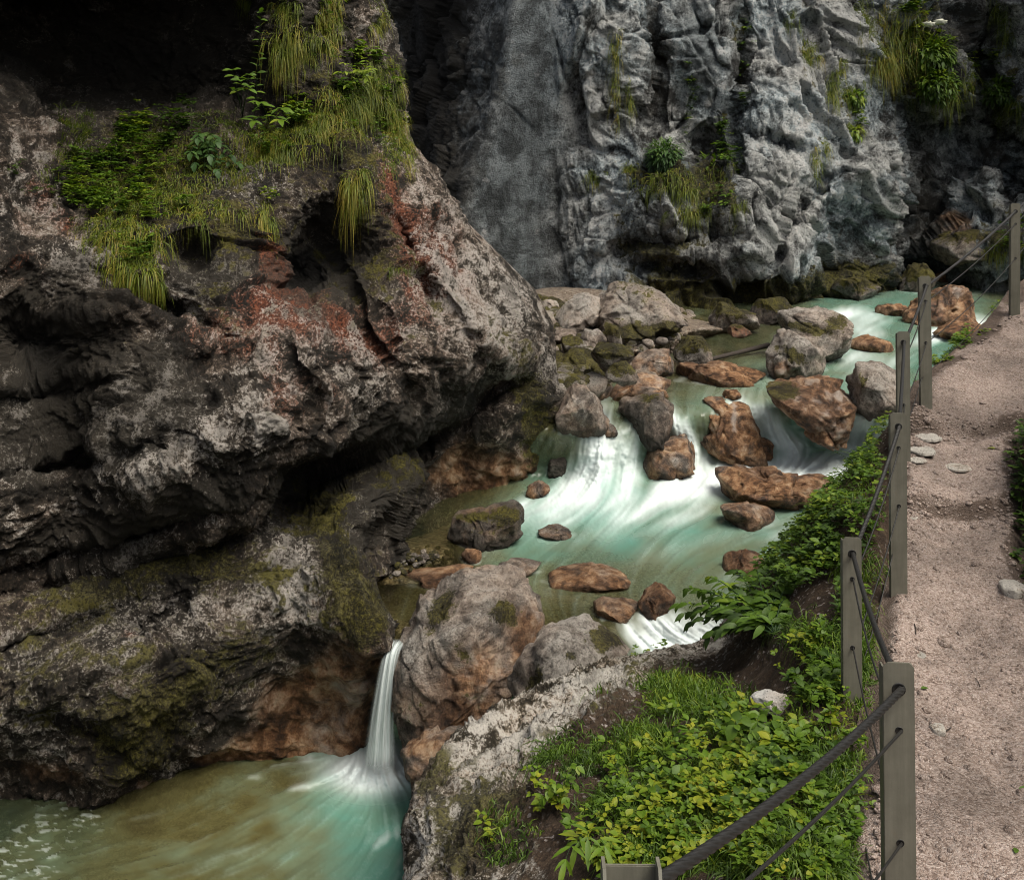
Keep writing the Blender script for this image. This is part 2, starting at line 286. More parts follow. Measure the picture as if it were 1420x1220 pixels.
K_ctrl = [(0, 100, 17.5), (200, 100, 17.5), (350, 100, 16.8), (420, 0, 16.5), (200, -300, 15), (420, 690, 14.2), (560, 620, 15.8), (600, 650, 16.1), (600, 700, 16.7), (520, 740, 15.2), (450, 330, 15.8), (-500, 100, 12), (-500, -800, 12), (300, -800, 14)]
R_poly = [(-700, -900), (420, -900), (420, -90), (380, -60), (250, -40), (100, -55), (-100, -60), (-500, -100)]  # unseen cave roof above the view, leaned forward to block sky light
R_ctrl = [(-500, -200, 9), (-300, -100, 11), (0, -60, 14.5), (200, -60, 15), (400, -90, 15.5), (200, -300, 12.8), (0, -900, 9.5), (400, -900, 11)]
xs = axis(-500, 800, -12, 790, 1.7); ys = axis(-900, 1260, -12, 1160, 1.7)
carve = [(412, 385, 26, 36, 15, 1.3), (268, 352, 26, 24, 0, .6), (455, 345, 48, 60, 20, .9), (40, 470, 90, 50, 0, .6), (470, 640, 40, 20, 0, .4), (300, 500, 50, 22, -20, .35), (200, 735, 160, 12, -17, .4), (240, 430, 70, 12, 24, .5), (90, 770, 120, 9, -14, .5), (620, 560, 60, 25, -30, .4), (415, 690, 30, 26, -40, .8), (560, 625, 90, 20, -22, .7), (690, 545, 50, 16, -30, .5), (480, 655, 60, 16, 0, .6), (80, 540, 70, 14, -10, .3), (110, 640, 90, 10, -12, .5), (60, 880, 120, 9, -20, .5), (230, 850, 60, 12, -30, .3), (120, 1010, 60, 16, 30, .25), (660, 470, 20, 50, -30, .25),
         (640, 420, 16, 110, -35, -.4), (560, 330, 10, 110, -24, .35), (505, 430, 8, 90, -30, .4), (430, 500, 10, 70, -32, -.35), (340, 570, 40, 26, -25, -.3), (220, 660, 60, 30, -15, -.35), (170, 600, 30, 40, 30, -.25), (290, 610, 60, 20, 20, -.2), (130, 430, 60, 20, -10, -.2), (480, 200, 18, 120, -18, -.25), (460, 960, 40, 26, -20, -.15)]
def cliff_disp(P, X, Y):
    M = np.array([[.8, .3, -.5], [-.3, 1., .2], [.35, .1, 1.25]])
    smooth = np.clip(blobs(X, Y, [(440, 980, 110, 90, -20, 1), (700, 640, 90, 60, 0, .7)]), 0, .85)
    d = rock_disp(P, 3, .34, .09, .045, .15, .85, M)
    q = P.astype(np.float32)*np.float32(1.0)
    d2 = .25*fbm(q*.8, 3, 400)+.07*fbm(q*2.6, 3, 410, .5, True)
    return d*(1-smooth)+d2*smooth
cl_attr = dict(
    rust=[(400, 420, 120, 60, 20, .28), (600, 350, 50, 130, -30, .34), (640, 380, 10, 90, -35, .4), (290, 225, 10, 50, 0, .0), (75, 265, 18, 70, -35, .55), (45, 300, 20, 60, -40, .35), (388, 385, 14, 60, -22, 1.1), (450, 440, 70, 20, 22, 1.15), (380, 430, 40, 25, 0, .7), (350, 470, 60, 30, 20, .45), (550, 310, 14, 100, -22, 1.0), (590, 370, 20, 80, -30, .55), (620, 330, 20, 60, -30, .35), (510, 480, 50, 30, 10, .4), (30, 370, 60, 20, 20, .35), (185, 893, 22, 9, -30, .6), (280, 470, 40, 40, 0, .3), (440, 545, 60, 30, 10, .3), (560, 450, 60, 60, 0, .3), (395, 545, 20, 60, -30, .4)],
    moss=[(480, 790, 40, 80, -15, .85), (510, 850, 25, 30, 0, .7), (200, 1015, 50, 40, -20, .9), (290, 930, 170, 60, -25, .64), (130, 840, 150, 40, -15, .38), (60, 960, 130, 70, 0, .40), (250, 780, 120, 30, -15, .5), (420, 520, 160, 90, 0, .16), (150, 470, 60, 40, 0, .2), (180, 1070, 60, 40, 0, .6), (740, 590, 25, 90, -8, .95), (700, 480, 30, 60, -30, .35), (560, 660, 40, 30, 0, .45), (300, 420, 60, 40, 0, .35), (480, 380, 80, 50, 0, .25), (450, 180, 60, 110, 0, .5), (200, 250, 140, 70, 0, .6), (340, 320, 80, 40, 0, .5), (600, 430, 50, 60, 0, .22), (430, 690, 60, 30, 0, .5), (340, 800, 70, 30, 0, .4), (420, 620, 120, 30, -20, .15), (520, 300, 40, 120, -15, .35)],
    tan=[(450, 985, 90, 70, -20, 1.35), (500, 930, 40, 60, 0, .8), (380, 1040, 70, 24, -8, .9), (300, 1050, 60, 16, -12, .5), (50, 1080, 90, 28, 5, .6), (680, 660, 80, 36, -15, .85), (770, 640, 20, 26, 0, .8), (640, 620, 50, 30, -20, .35), (560, 760, 40, 20, 0, .4), (215, 1095, 20, 10, 0, .6)],
    dark=[(60, 470, 150, 90, 0, 1.), (60, 600, 120, 90, 0, .6), (560, 600, 150, 30, -25, .6), (150, 720, 180, 24, -15, .5), (330, 350, 110, 40, 10, .4), (480, 380, 60, 60, 0, .4), (250, 540, 50, 50, 0, .35), (200, 90, 260, 90, 0, .9), (460, 340, 60, 80, 0, .6), (410, 385, 30, 40, 0, .8), (450, 680, 70, 40, 0, .8), (600, 640, 60, 50, 0, .6), (330, 690, 60, 30, 0, .35), (200, 720, 120, 30, -15, .45), (320, 1010, 60, 40, -30, .55), (620, 530, 80, 30, -30, .35), (540, 720, 40, 60, 0, .8), (200, 780, 100, 25, -15, .4), (200, -300, 500, 300, 0, .8), (280, 370, 40, 40, 0, .5), (520, 590, 60, 30, -20, .4)],  # algae black, plus shade painted into cave, recesses and overhang undersides
    pale=[(455, 985, 80, 50, 0, .45), (500, 920, 30, 40, 0, .4), (650, 410, 60, 110, -30, .8), (360, 590, 60, 40, -20, .5), (690, 470, 18, 50, -30, 1.), (200, 650, 60, 30, 0, .35), (430, 790, 50, 50, 0, .7), (180, 960, 50, 30, 0, .9), (340, 840, 70, 40, -20, .5), (230, 470, 40, 20, 0, .2), (60, 280, 40, 90, -35, .5), (270, 430, 20, 60, -20, .4), (300, 300, 40, 20, 0, .3), (410, 850, 40, 40, 0, .6), (540, 440, 60, 60, 0, .25), (510, 60, 30, 60, 0, .4), (420, 480, 30, 60, -30, .45)])
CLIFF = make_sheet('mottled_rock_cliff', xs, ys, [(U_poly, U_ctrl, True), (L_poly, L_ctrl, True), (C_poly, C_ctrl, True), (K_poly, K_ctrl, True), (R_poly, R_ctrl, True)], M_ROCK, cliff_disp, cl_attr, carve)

# ================================================================== FAR WALL OF THE GORGE
Wp = [(400, -1300), (1540, -900), (1540, 520), (400, 520)]
W_back = [(400, 0, 42), (560, 0, 42), (700, 0, 37), (600, 250, 39), (650, 280, 35), (700, 400, 33), (800, 300, 33), (900, 200, 33), (900, -600, 33), (500, -1300, 32), (1000, 480, 33), (1200, 200, 33.5), (1265, 250, 33.6), (1290, 150, 33.2), (1330, 200, 34), (1385, 180, 34.5), (1420, 220, 34), (1280, 330, 33.4), (1240, 395, 32.8), (1800, 200, 26), (1400, -600, 31), (1750, -1300, 24), (1300, 480, 34), (1300, 420, 33.4), (400, 480, 42)]
W_front = [(715, -1300), (702, 0), (686, 130), (657, 200), (630, 262), (622, 330), (600, 520), (1190, 520), (1216, 420), (1226, 380), (1215, 300), (1230, 230), (1222, 180), (1236, 130), (1256, 92), (1292, 118), (1310, 150), (1332, 120), (1338, 60), (1345, 0), (1350, -900), (1200, -1000), (900, -1300)]
F_ctrl = [(690, 0, 31.8), (800, 0, 31), (660, 230, 31.6), (700, 250, 31.2), (780, 300, 30.8), (740, 400, 30.8), (640, 350, 31.4), (800, 400, 30.4), (850, 50, 30.2), (870, 200, 30), (950, 50, 30.2), (950, 200, 29.7), (930, 250, 28.7), (900, 300, 28.7), (1000, 330, 28.4), (850, 330, 29.3), (850, 405, 29.2), (1000, 430, 28), (1050, 150, 29.5), (1100, 50, 30.3), (1130, 200, 29.2), (1200, 250, 29.8), (1150, 330, 29.0), (1215, 300, 30.2), (1100, 400, 28.2), (1180, 390, 29.5), (1200, 60, 30.8), (1228, 150, 30.9), (1270, 60, 31.2), (1310, 110, 31.0), (1345, 0, 32.5), (715, -1300, 26), (1000, -1300, 26), (1350, -1300, 27), (800, 500, 31.2), (1100, 480, 31), (1200, 470, 33), (640, 500, 31.5)]
W_low = [(1222, 410), (1252, 352), (1300, 325), (1330, 306), (1345, 268), (1366, 232), (1382, 240), (1390, 300), (1412, 285), (1440, 240), (1540, 230), (1540, 520), (1222, 520)]
Low_ctrl = [(1250, 380, 33.2), (1300, 340, 32), (1350, 290, 31.8), (1370, 240, 31.8), (1420, 290, 31), (1340, 350, 30.8), (1390, 350, 30.2), (1420, 330, 29.6), (1500, 250, 29), (1800, 300, 22), (1300, 420, 33.6), (1420, 420, 31), (1240, 420, 34)]
W_top = [(1352, -620), (1348, 0), (1356, 60), (1372, 108), (1392, 150), (1412, 170), (1440, 172), (1540, 190), (1540, -560), (1400, -620)]
Top_ctrl = [(1360, 0, 33.2), (1370, 100, 33), (1410, 60, 32.4), (1410, 160, 32.2), (1500, 100, 30), (1800, 100, 22), (1400, -1300, 28), (1800, -1300, 20)]
w_carve = [(1000, 95, 7, 90, -25, .5), (1024, 90, 10, 130, 2, 1.0), (905, 110, 14, 130, 4, .5), (985, 215, 26, 40, 0, .9), (1080, 200, 40, 12, 20, .7), (1130, 270, 60, 9, -55, .7), (950, 330, 70, 8, -12, .8), (1010, 410, 60, 30, 10, .8), (1170, 350, 30, 60, 20, .6), (1080, 330, 12, 90, 30, .5), (870, 340, 60, 7, -20, .6), (925, 370, 70, 9, 5, .8), (1260, 380, 60, 14, -15, 1.2)]
def wall_disp(P, X, Y):
    slab = np.clip(blobs(X, Y, [(735, 0, 52, 420, 0, 1.3), (690, 250, 60, 130, 20, 1.), (720, 370, 70, 70, 0, .9), (960, 60, 30, 90, -10, .6)]), 0, .93)
    M = np.array([[1., .2, .30], [-.2, 1., 0], [-.28, .1, .55]])
    d = rock_disp(P*np.float32(.62), 60, .24, .06, .07, .80, .75, M, .07)
    return d*(1-slab)+.06*fbm(P.astype(np.float32)*.8, 4, 510)*slab
w_attr = dict(
    plain=[(735, 0, 46, 420, 0, 1.3), (690, 250, 50, 120, 20, .9), (720, 370, 60, 60, 0, .9), (965, 40, 28, 100, -10, 1.), (990, 130, 16, 60, -25, .9), (860, 90, 14, 50, 0, .6), (1010, 170, 12, 40, -20, .6), (1330, 220, 30, 60, 0, .5), (1110, 40, 20, 30, 0, .4)],
    dark=[(600, 100, 66, 420, 0, 1.3), (1285, 240, 36, 90, 0, .6), (1385, 200, 40, 66, 0, .6), (1028, 80, 10, 100, 2, .6), (905, 90, 14, 140, 3, .55), (950, 400, 80, 40, 10, .5), (1030, 420, 90, 26, 5, .7), (1300, 330, 60, 60, 0, .5), (1160, 350, 40, 50, 0, .3), (1080, 215, 35, 16, 20, .5), (690, 60, 16, 160, 0, .3), (925, 130, 30, 90, 0, .4), (1250, 390, 80, 30, 0, .6), (985, 215, 28, 50, 0, .6), (1350, 40, 60, 60, 0, .7), (1000, 380, 50, 50, 0, .35)],  # wet algae black, with the shade of cleft and recesses painted in
    moss=[(900, 350, 60, 24, 15, .8), (960, 415, 80, 28, 10, 1.1), (1080, 420, 130, 28, -5, 1.2), (1180, 385, 60, 30, 0, 1.), (930, 250, 70, 24, 10, .9), (1020, 80, 12, 110, 0, .5), (1130, 60, 20, 70, 0, .4), (1270, 80, 60, 90, 0, .7), (1390, 330, 50, 40, 0, .6), (990, 250, 30, 60, 0, .5), (1400, 130, 30, 60, 0, .5), (870, 300, 30, 20, 0, .4), (1160, 170, 30, 60, 0, .3), (1000, 310, 60, 40, 0, .3)],
    tan=[(1330, 310, 40, 24, -20, .55), (1250, 340, 30, 16, 0, .2), (880, 310, 40, 30, 0, .25), (1340, 345, 60, 16, -20, .3)],
    pale=[(1100, 190, 90, 130, 0, .55), (1210, 60, 12, 50, -35, 1.), (1120, 60, 40, 60, 0, .3), (830, 200, 24, 160, 0, .4), (1110, 350, 60, 50, -20, .4), (960, 50, 28, 90, -12, .35), (870, 80, 30, 80, 0, .2), (1345, 280, 14, 36, -10, .7), (860, 370, 50, 30, 0, .3), (1400, 60, 20, 80, 0, .3)])
xs = axis(400, 1600, 530, 1432, 1.9); ys = axis(-1300, 520, -12, 490, 1.9)
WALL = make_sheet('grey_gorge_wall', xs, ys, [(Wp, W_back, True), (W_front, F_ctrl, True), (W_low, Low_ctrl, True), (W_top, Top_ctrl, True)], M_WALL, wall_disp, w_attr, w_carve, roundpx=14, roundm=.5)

# ================================================================== PATH (height by distance), FOREGROUND BANK
PZ = np.array([[0, -1.75], [1, -2.05], [2, -2.35], [3, -2.58], [3.85, -2.70], [5, -2.75], [6, -2.71], [7, -2.56], [7.42, -2.50], [7.50, -2.375], [8, -2.33], [8.70, -2.225], [8.80, -2.08], [9.3, -1.98], [10, -1.78], [10.8, -1.5], [12, -1.15], [15, -.6], [20, .2]])
PL = np.array([[0, .75], [2, .95], [3, 1.16], [3.85, 1.36], [5, 1.84], [6.4, 2.44], [7.5, 2.93], [8.75, 3.43], [9.5, 3.95], [10.8, 5.33], [11.5, 5.95], [14, 8.2], [20, 14]])
PR = np.array([[0, 2.9], [3.85, 3.0], [5, 3.1], [6, 3.2], [6.8, 3.38], [7.5, 3.72], [8.5, 4.2], [9, 4.75], [10, 6.2], [11, 7.8], [14, 11], [20, 17]])
pz = lambda Y: np.interp(Y, PZ[:, 0], PZ[:, 1]); plx = lambda Y: np.interp(Y, PL[:, 0], PL[:, 1]); prx = lambda Y: np.interp(Y, PR[:, 0], PR[:, 1])
def path_z(x, y):
    jit = .10*noise3(np.stack([x*2.2, y*0, y*0], -1), 3)
    z = pz(y+jit); P = np.stack([x, y, z*0], -1)
    t = (x-plx(y))/(prx(y)-plx(y)); z = z-.10*np.exp(-((t-.5)/.35)**2)*.6+.05*fbm(P*1.1, 3, 9)
    return z+.012*fbm(P*8, 2, 12)
def path_material():
    t = NT('pink_gravel'); p = t.n('TexCoord', out=3)
    v1 = t.n('TexVoronoi', {'Vector': p, 'Scale': 120., 'Randomness': 1.}, 1); v1d = t.n('TexVoronoi', {'Vector': p, 'Scale': 120., 'Randomness': 1.}, 0)
    v2 = t.n('TexVoronoi', {'Vector': p, 'Scale': 55., 'Randomness': 1.}, 1); v2d = t.n('TexVoronoi', {'Vector': p, 'Scale': 55., 'Randomness': 1.}, 0)
    n = t.noise(p, 1.3, 6, .6); f = t.noise(p, 130, 5, .8); n2 = t.noise(p, 7, 8, .7)
    g = t.n('SeparateColor', {0: v1}, 0); g2 = t.n('SeparateColor', {0: v2}, 1)
    c = t.ramp(t.mt('ADD', t.mt('MULTIPLY', g, .45), t.mt('MULTIPLY', f, .55)), ((.2, (.13, .09, .072)), (.42, (.30, .235, .20)), (.62, (.40, .33, .29)), (.85, (.62, .56, .52))))
    c = t.mix(t.mt('MULTIPLY', t.mr(g2, .8, .93), .5), c, t.mix(f, (.25, .17, .14), (.62, .56, .53)))
    c = t.mix(t.mt('MULTIPLY', t.mr(g2, .10, .03), .5), c, (.10, .07, .055))
    lit = t.mr(t.mt('ADD', t.attr('litter'), t.mt('MULTIPLY', t.mt('SUBTRACT', n2, .5), 1.3)), .3, .7)
    c = t.mix(t.mt('MULTIPLY', lit, .85), c, t.mix(f, (.02, .013, .009), (.15, .11, .085)))
    c = t.mix(1., c, t.mix(t.mr(t.mt('ADD', t.mt('MULTIPLY', n, .6), t.mt('MULTIPLY', n2, .4)), .36, .62), (.47, .455, .44), (.90, .87, .84)), 'MULTIPLY')
    h = t.mt('ADD', t.mt('MULTIPLY', v1d, -.5), t.mt('ADD', t.mt('MULTIPLY', v2d, -.5), t.mt('MULTIPLY', f, .35)))
    return t.done(t.bsdf(Base_Color=c, Roughness=.9, Specular_IOR_Level=.2, Normal=t.n('Bump', {'Strength': .8, 'Distance': .02, 'Height': h})))
M_PATH = path_material()
ty = np.concatenate([np.linspace(0, 3, 60)[:-1], np.linspace(3, 11.5, 640)[:-1], np.linspace(11.5, 20, 60)]); tu = np.linspace(-.12, 1.12, 190)
YY = np.repeat(ty[:, None], len(tu), 1); XX = plx(YY)+(prx(YY)-plx(YY))*tu[None]; ZZ = path_z(XX, YY)
e = np.minimum(tu, 1-tu)[None]; edge = sstep(.16, -.10, e+.16*fbm(np.stack([XX*2.5, YY*2.5, 0*XX], -1), 3, 77)); ZZ = ZZ-.07*sstep(.05, -.12, e)
stepm = np.exp(-((YY-7.44)/.07)**2)+np.exp(-((YY-8.74)/.085)**2)
lit_ = edge*.8+stepm*(.55+.9*noise3(np.stack([XX*3, YY*3, 0*XX], -1), 88))+.35*np.exp(-((YY-9.0)/.25)**2)*(tu[None] < .9)+.5*sstep(.86, 1.0, tu)[None]*(YY > 6.3)
f, _ = grid_faces(len(ty), len(tu)); f = f[:, ::-1]
PATH = mesh_obj('path', np.stack([XX, YY, ZZ], -1).reshape(-1, 3), f, M_PATH, {'litter': lit_.ravel()}); PATH['kind'] = 'structure'

Ytab = np.linspace(1.2, 20, 400); PYtab = HZ-F*pz(Ytab)/Ytab
Yp_of = lambda py: np.interp(-np.asarray(py, float), -PYtab, Ytab)      # distance of the path surface on a picture row
B_poly = [(540, 1500), (562, 1300), (560, 1150), (574, 1090), (620, 1030), (680, 990), (740, 955), (835, 918), (880, 908), (960, 893), (990, 880), (1010, 850), (1060, 800), (1090, 760), (1140, 702), (1190, 642), (1240, 580), (1275, 545), (1300, 505), (1350, 463), (1390, 433), (1440, 405), (1600, 390), (1800, 380), (1800, 2400), (500, 2400)]
B_ctrl = [(570, 1200, 5.6), (580, 1100, 6.2), (640, 1040, 6.7), (740, 960, 7.4), (880, 915, 8.0), (980, 890, 8.4), (1010, 850, 8.3), (1080, 775, 8.3), (1190, 645, 8.9), (1245, 580, 9.4), (1290, 520, 10), (1390, 440, 11.0), (650, 1200, 5.1), (800, 1200, 4.5), (700, 1100, 5.7), (850, 1100, 5.1), (850, 1000, 6.3), (950, 950, 6.9), (1000, 1050, 5.2), (1000, 1200, 4.25), (1100, 1200, 3.95), (1100, 950, 5.9), (1050, 900, 6.9), (1120, 860, 6.4), (1180, 720, 7.3), (560, 1500, 4.3), (900, 1600, 2.9), (600, 2300, 2.2), (1100, 2300, 1.8)]
for Y_ in (1.3, 2., 3, 3.85, 5, 6, 7, 8, 9, 10, 11, 12): B_ctrl.append((CX+F*(plx(Y_)-.08)/Y_, HZ-F*(pz(Y_)-.05)/Y_, Y_))
def bank_extra(X, Y, D):
    Yp = Yp_of(Y); xp = (X-CX)/F*Yp; under = sstep(-.12, .12, xp-plx(Yp))
    return D*(1-under)+(Yp*1.035)*under
def bank_disp(P, X, Y):
    rockm = np.clip(blobs(X, Y, [(620, 1150, 90, 110, 0, 1.1), (720, 1020, 130, 60, -35, 1.1), (850, 960, 120, 50, -20, .9), (980, 890, 90, 25, -10, .7), (1215, 720, 16, 60, 0, .7), (760, 1110, 60, 60, 0, .4)]), 0, 1)
    q = P.astype(np.float32); M = np.array([[.6, .5, -.5], [-.6, 1., .2], [.3, .1, 1.6]])
    d = rock_disp(P*np.float32(1.7), 21, .12, .14, .05, .16, 1.0, M)*.6
    soft = .05*fbm(q*1.6, 3, 31)+.02*fbm(q*7, 3, 33)
    Yp = Yp_of(Y); under = sstep(-.3, 0, (X-CX)/F*Yp-plx(Yp))
    return (d*rockm+soft*(1-rockm))*(1-under)-.04*under
b_attr = dict(
    moss=[(700, 1120, 90, 60, 0, .5), (830, 1010, 90, 40, -20, .35), (640, 1180, 50, 60, 0, .4), (1000, 1000, 130, 60, 0, .3), (1150, 720, 50, 80, 35, .75), (600, 1080, 30, 40, 0, .35), (860, 900, 40, 14, 0, .5), (1220, 640, 30, 60, 0, .6), (920, 930, 80, 30, 0, .25)],
    pale=[(660, 1090, 90, 40, -35, .9), (800, 980, 90, 30, -25, .7), (860, 985, 60, 16, -15, .9), (1000, 920, 80, 20, 0, .5), (1210, 730, 14, 60, 0, .9), (1100, 930, 40, 16, 0, .3), (900, 920, 50, 14, 0, .5)])
soilmask = [(1000, 1120, 190, 140, 0, 1.3), (850, 1150, 90, 90, 0, .8), (1050, 960, 110, 50, 0, .8), (1100, 840, 90, 70, 0, 1.), (1190, 700, 60, 90, 0, .6), (1320, 500, 60, 60, 0, 1.), (1100, 1500, 400, 300, 0, 1.5), (1250, 800, 60, 300, 0, .9), (880, 1050, 70, 50, 0, .5)]
def bank_mat():
    m = M_OUT.copy(); m.name = 'bank_ground'; T = m.node_tree; b = [n for n in T.nodes if n.type == 'BSDF_PRINCIPLED'][0]; src = b.inputs['Base Color'].links[0].from_socket
    t = NT.__new__(NT); t.m = m; t.t = T
    p = t.n('TexCoord', out=3); n = t.noise(p, 11, 9, .75); f = t.noise(p, 70, 6, .8); n2 = t.noise(p, 2.3, 6, .6)
    v = t.n('SeparateColor', {0: t.n('TexVoronoi', {'Vector': p, 'Scale': 55.}, 1)}, 0)
    c = t.ramp(t.mt('ADD', t.mt('MULTIPLY', n, .55), t.mt('MULTIPLY', f, .45)), ((.35, (.012, .008, .005)), (.5, (.05, .03, .017)), (.66, (.15, .105, .065))))
    c = t.mix(t.mt('MULTIPLY', t.mr(v, .9, .96), t.mr(n2, .42, .6)), c, (.38, .33, .3))
    s = t.mr(t.mt('ADD', t.attr('soil'), t.mt('MULTIPLY', t.mt('SUBTRACT', n, .5), 1.5)), .3, .6)
    t.put(b.inputs['Base Color'], t.mix(s, src, c)); return m
M_BANK = bank_mat()
xs = axis(500, 1800, 498, 1432, 1.7, 20); ys = axis(380, 2400, 400, 1232, 1.7, 20)
BANK = make_sheet('bank', xs, ys, [(B_poly, B_ctrl, True)], M_BANK, bank_disp, b_attr, (), .06, 40, 30, .25, attr_fn=lambda S, X, Y: {'soil': np.clip(blobs(X, Y, soilmask), 0, 1.2)}, extra=bank_extra)

# embankment on the far side of the path
ey = np.linspace(1., 16, 420); eu = np.linspace(0, 1, 110); YE = np.repeat(ey[:, None], len(eu), 1); bx = prx(YE)+.02
XE = bx+eu[None]**1.0*3.0; ZE = path_z(bx, YE)-.12+eu[None]**1.15*4.0
PE = np.stack([XE, YE, ZE], -1); dE = rock_disp(PE, 71, .2, .12, .06, .2)*sstep(0, .12, eu)[None]; PE = PE+np.stack([-.8*dE, -.1*dE, .5*dE], -1)
f, _ = grid_faces(len(ey), len(eu)); q0 = np.ones(len(ey)*len(eu))
EMB = mesh_obj('embankment', PE.reshape(-1, 3), f[:, ::-1], M_BANK, {'soil': q0*.75, 'moss': q0*.5, 'pale': q0*.2, 'dark': q0*0, 'tan': q0*0, 'rust': q0*0}); EMB['kind'] = 'structure'

# ================================================================== WATER
def poly_dist(X, Y, pts):
    b = np.full(X.shape, 1e9)
    for a, c in zip(pts[:-1], pts[1:]):
        ex, ey_ = c[0]-a[0], c[1]-a[1]; L = ex*ex+ey_*ey_+1e-9; t = np.clip(((X-a[0])*ex+(Y-a[1])*ey_)/L, 0, 1)
        b = np.minimum(b, (X-a[0]-t*ex)**2+(Y-a[1]-t*ey_)**2)
    return np.sqrt(b)
def strokes(X, Y, L):
    r = np.zeros(X.shape)
    for pts, wd, v in L: d = poly_dist(X, Y, pts); r = np.maximum(r, v*np.exp(-(d/wd)**2)) if v > 0 else r+v*np.exp(-(d/wd)**2)
    return r
def shep(ctrl, X, Y, c=35.):
    a = np.asarray(ctrl, float); ws = 0; out = [0]*(a.shape[1]-2)
    for q in a:
        w_ = 1/((X-q[0])**2+(Y-q[1])**2+c*c)**1.6; ws = ws+w_
        for k in range(len(out)): out[k] = out[k]+w_*q[2+k]
    return [o/ws for o in out]
def lic(nx, ny, VX, VY, n=26, seed=5, pre=1):
    """streaks: noise drawn out along the current"""
    r = np.random.default_rng(seed); N = r.random((ny, nx)); N = blur(N, pre); N = (N-N.mean())/N.std()
    N2 = r.random((ny//4+2, nx//4+2)); N2 = np.repeat(np.repeat(N2, 4, 0), 4, 1)[:ny, :nx]; N2 = blur(N2, 4); N = N+.9*(N2-N2.mean())/N2.std()
    L = np.sqrt(VX**2+VY**2)+1e-9; VX = VX/L; VY = VY/L; A = 0; w_ = 0
    gx, gy = np.meshgrid(np.arange(nx, dtype=float), np.arange(ny, dtype=float))
    for sg in (1, -1):
        x = gx.copy(); y = gy.copy()
        for k in range(n):
            i = np.clip(x, 0, nx-1).astype(int); j = np.clip(y, 0, ny-1).astype(int); g = 1-k/n; A = A+N[j, i]*g; w_ += g
            x += sg*VX[j, i]; y += sg*VY[j, i]
    A = A/w_; return (A-A.mean())/A.std()
def smear(Fd, VX, VY, n=60, decay=.03, seed=3, amt=.7, step=1.):
    """foam carried down the current from where it is made"""
    r = np.random.default_rng(seed); ny, nx = Fd.shape; N = blur(r.random((ny, nx)), 1); N = (N-.5)/N.std()
    N2 = blur(r.random((ny, nx)), 6); N2 = (N2-.5)/N2.std(); Sx = np.maximum(Fd*(1+amt*(.6*N+.5*N2)), 0)
    L = np.sqrt(VX**2+VY**2)+1e-9; VX = VX/L; VY = VY/L; x, y = np.meshgrid(np.arange(nx, dtype=float), np.arange(ny, dtype=float)); A = 0; w_ = 0
    for k in range(n):
        i = np.clip(x, 0, nx-1).astype(int); j = np.clip(y, 0, ny-1).astype(int); g = math.exp(-decay*k); A = A+Sx[j, i]*g; w_ += g; x -= step*VX[j, i]; y -= step*VY[j, i]
    return A/w_
def water_material():
    t = NT('silky_water'); fo, te, cl, st, de = (t.attr(k) for k in ('foam', 'teal', 'clear', 'streak', 'deep'))
    p = t.n('TexCoord', out=3); n = t.noise(p, 1.1, 4, .55, .5)
    te2 = t.mt('ADD', te, t.mt('ADD', t.mt('MULTIPLY', st, .02), t.mt('MULTIPLY', t.mt('SUBTRACT', n, .5), .5)), clamp=True)
    c = t.ramp(te2, ((.0, (.045, .036, .014)), (.25, (.088, .080, .030)), (.5, (.125, .155, .092)), (.75, (.115, .205, .148)), (1., (.10, .245, .188))))
    c = t.mix(de, c, (.02, .055, .04))
    f2 = t.mr(fo, .0, 1.); c = t.mix(t.mr(fo, .05, 1.05), c, (.64, .70, .69))
    sf = t.mr(t.mt('MULTIPLY', st, t.mt('ADD', te, .3)), .3, 2.6); c = t.mix(t.mt('MULTIPLY', sf, .10), c, (.55, .68, .62))
    bump = t.n('Bump', {'Strength': .10, 'Distance': .02, 'Height': st})
    b = t.bsdf(Base_Color=c, Roughness=t.mt('ADD', .22, t.mt('MULTIPLY', f2, .5)), Normal=bump, Specular_IOR_Level=t.mt('SUBTRACT', .5, t.mt('MULTIPLY', f2, .4)), IOR=1.33)
    tr = t.n('BsdfTransparent', {'Color': (.86, .84, .66, 1)}); gl = t.n('BsdfGlossy', {'Color': 1, 'Roughness': .2, 'Normal': bump})
    fr = t.n('Fresnel', {'IOR': 1.33}); thin = t.n('MixShader', {0: fr, 1: tr, 2: gl})
    return t.done(t.n('MixShader', {0: t.mt('MULTIPLY', t.mt('SUBTRACT', cl, f2, clamp=True), 1.), 1: b, 2: thin}))
M_WATER = water_material()
CR = np.array([[480, 560], [770, 582], [850, 563], [940, 566], [1000, 555], [1060, 550], [1130, 558], [1200, 572], [1290, 600], [1500, 620]])
FT = np.array([[480, 690], [780, 672], [830, 690], [900, 672], [960, 652], [1080, 645], [1190, 632], [1300, 650], [1500, 670]])
UP = np.array([[300, -1.7], [340, -2.6], [370, -3.3], [400, -3.62], [450, -3.9], [500, -4.07], [570, -4.2], [640, -4.25]])
def river_z(X, Y):
    c = np.interp(X, CR[:, 0], CR[:, 1]); f = np.interp(X, FT[:, 0], FT[:, 1]); zu = np.interp(Y, UP[:, 0], UP[:, 1])
    zm = np.interp(Y, [630, 700, 780, 900], [-5.17, -5.32, -5.42, -5.43]); t = sstep(-.05, 1.0, (Y-c)/(f-c)); z = zu*(1-t)+zm*t
    z = z-.28*sstep(845, 905, Y)*sstep(840, 900, X)
    return z
wx = axis(480, 1500, 490, 1430, 2.0); wy = axis(335, 960, 345, 950, 2.0); X, Y = np.meshgrid(wx, wy); Z = river_z(X, Y)
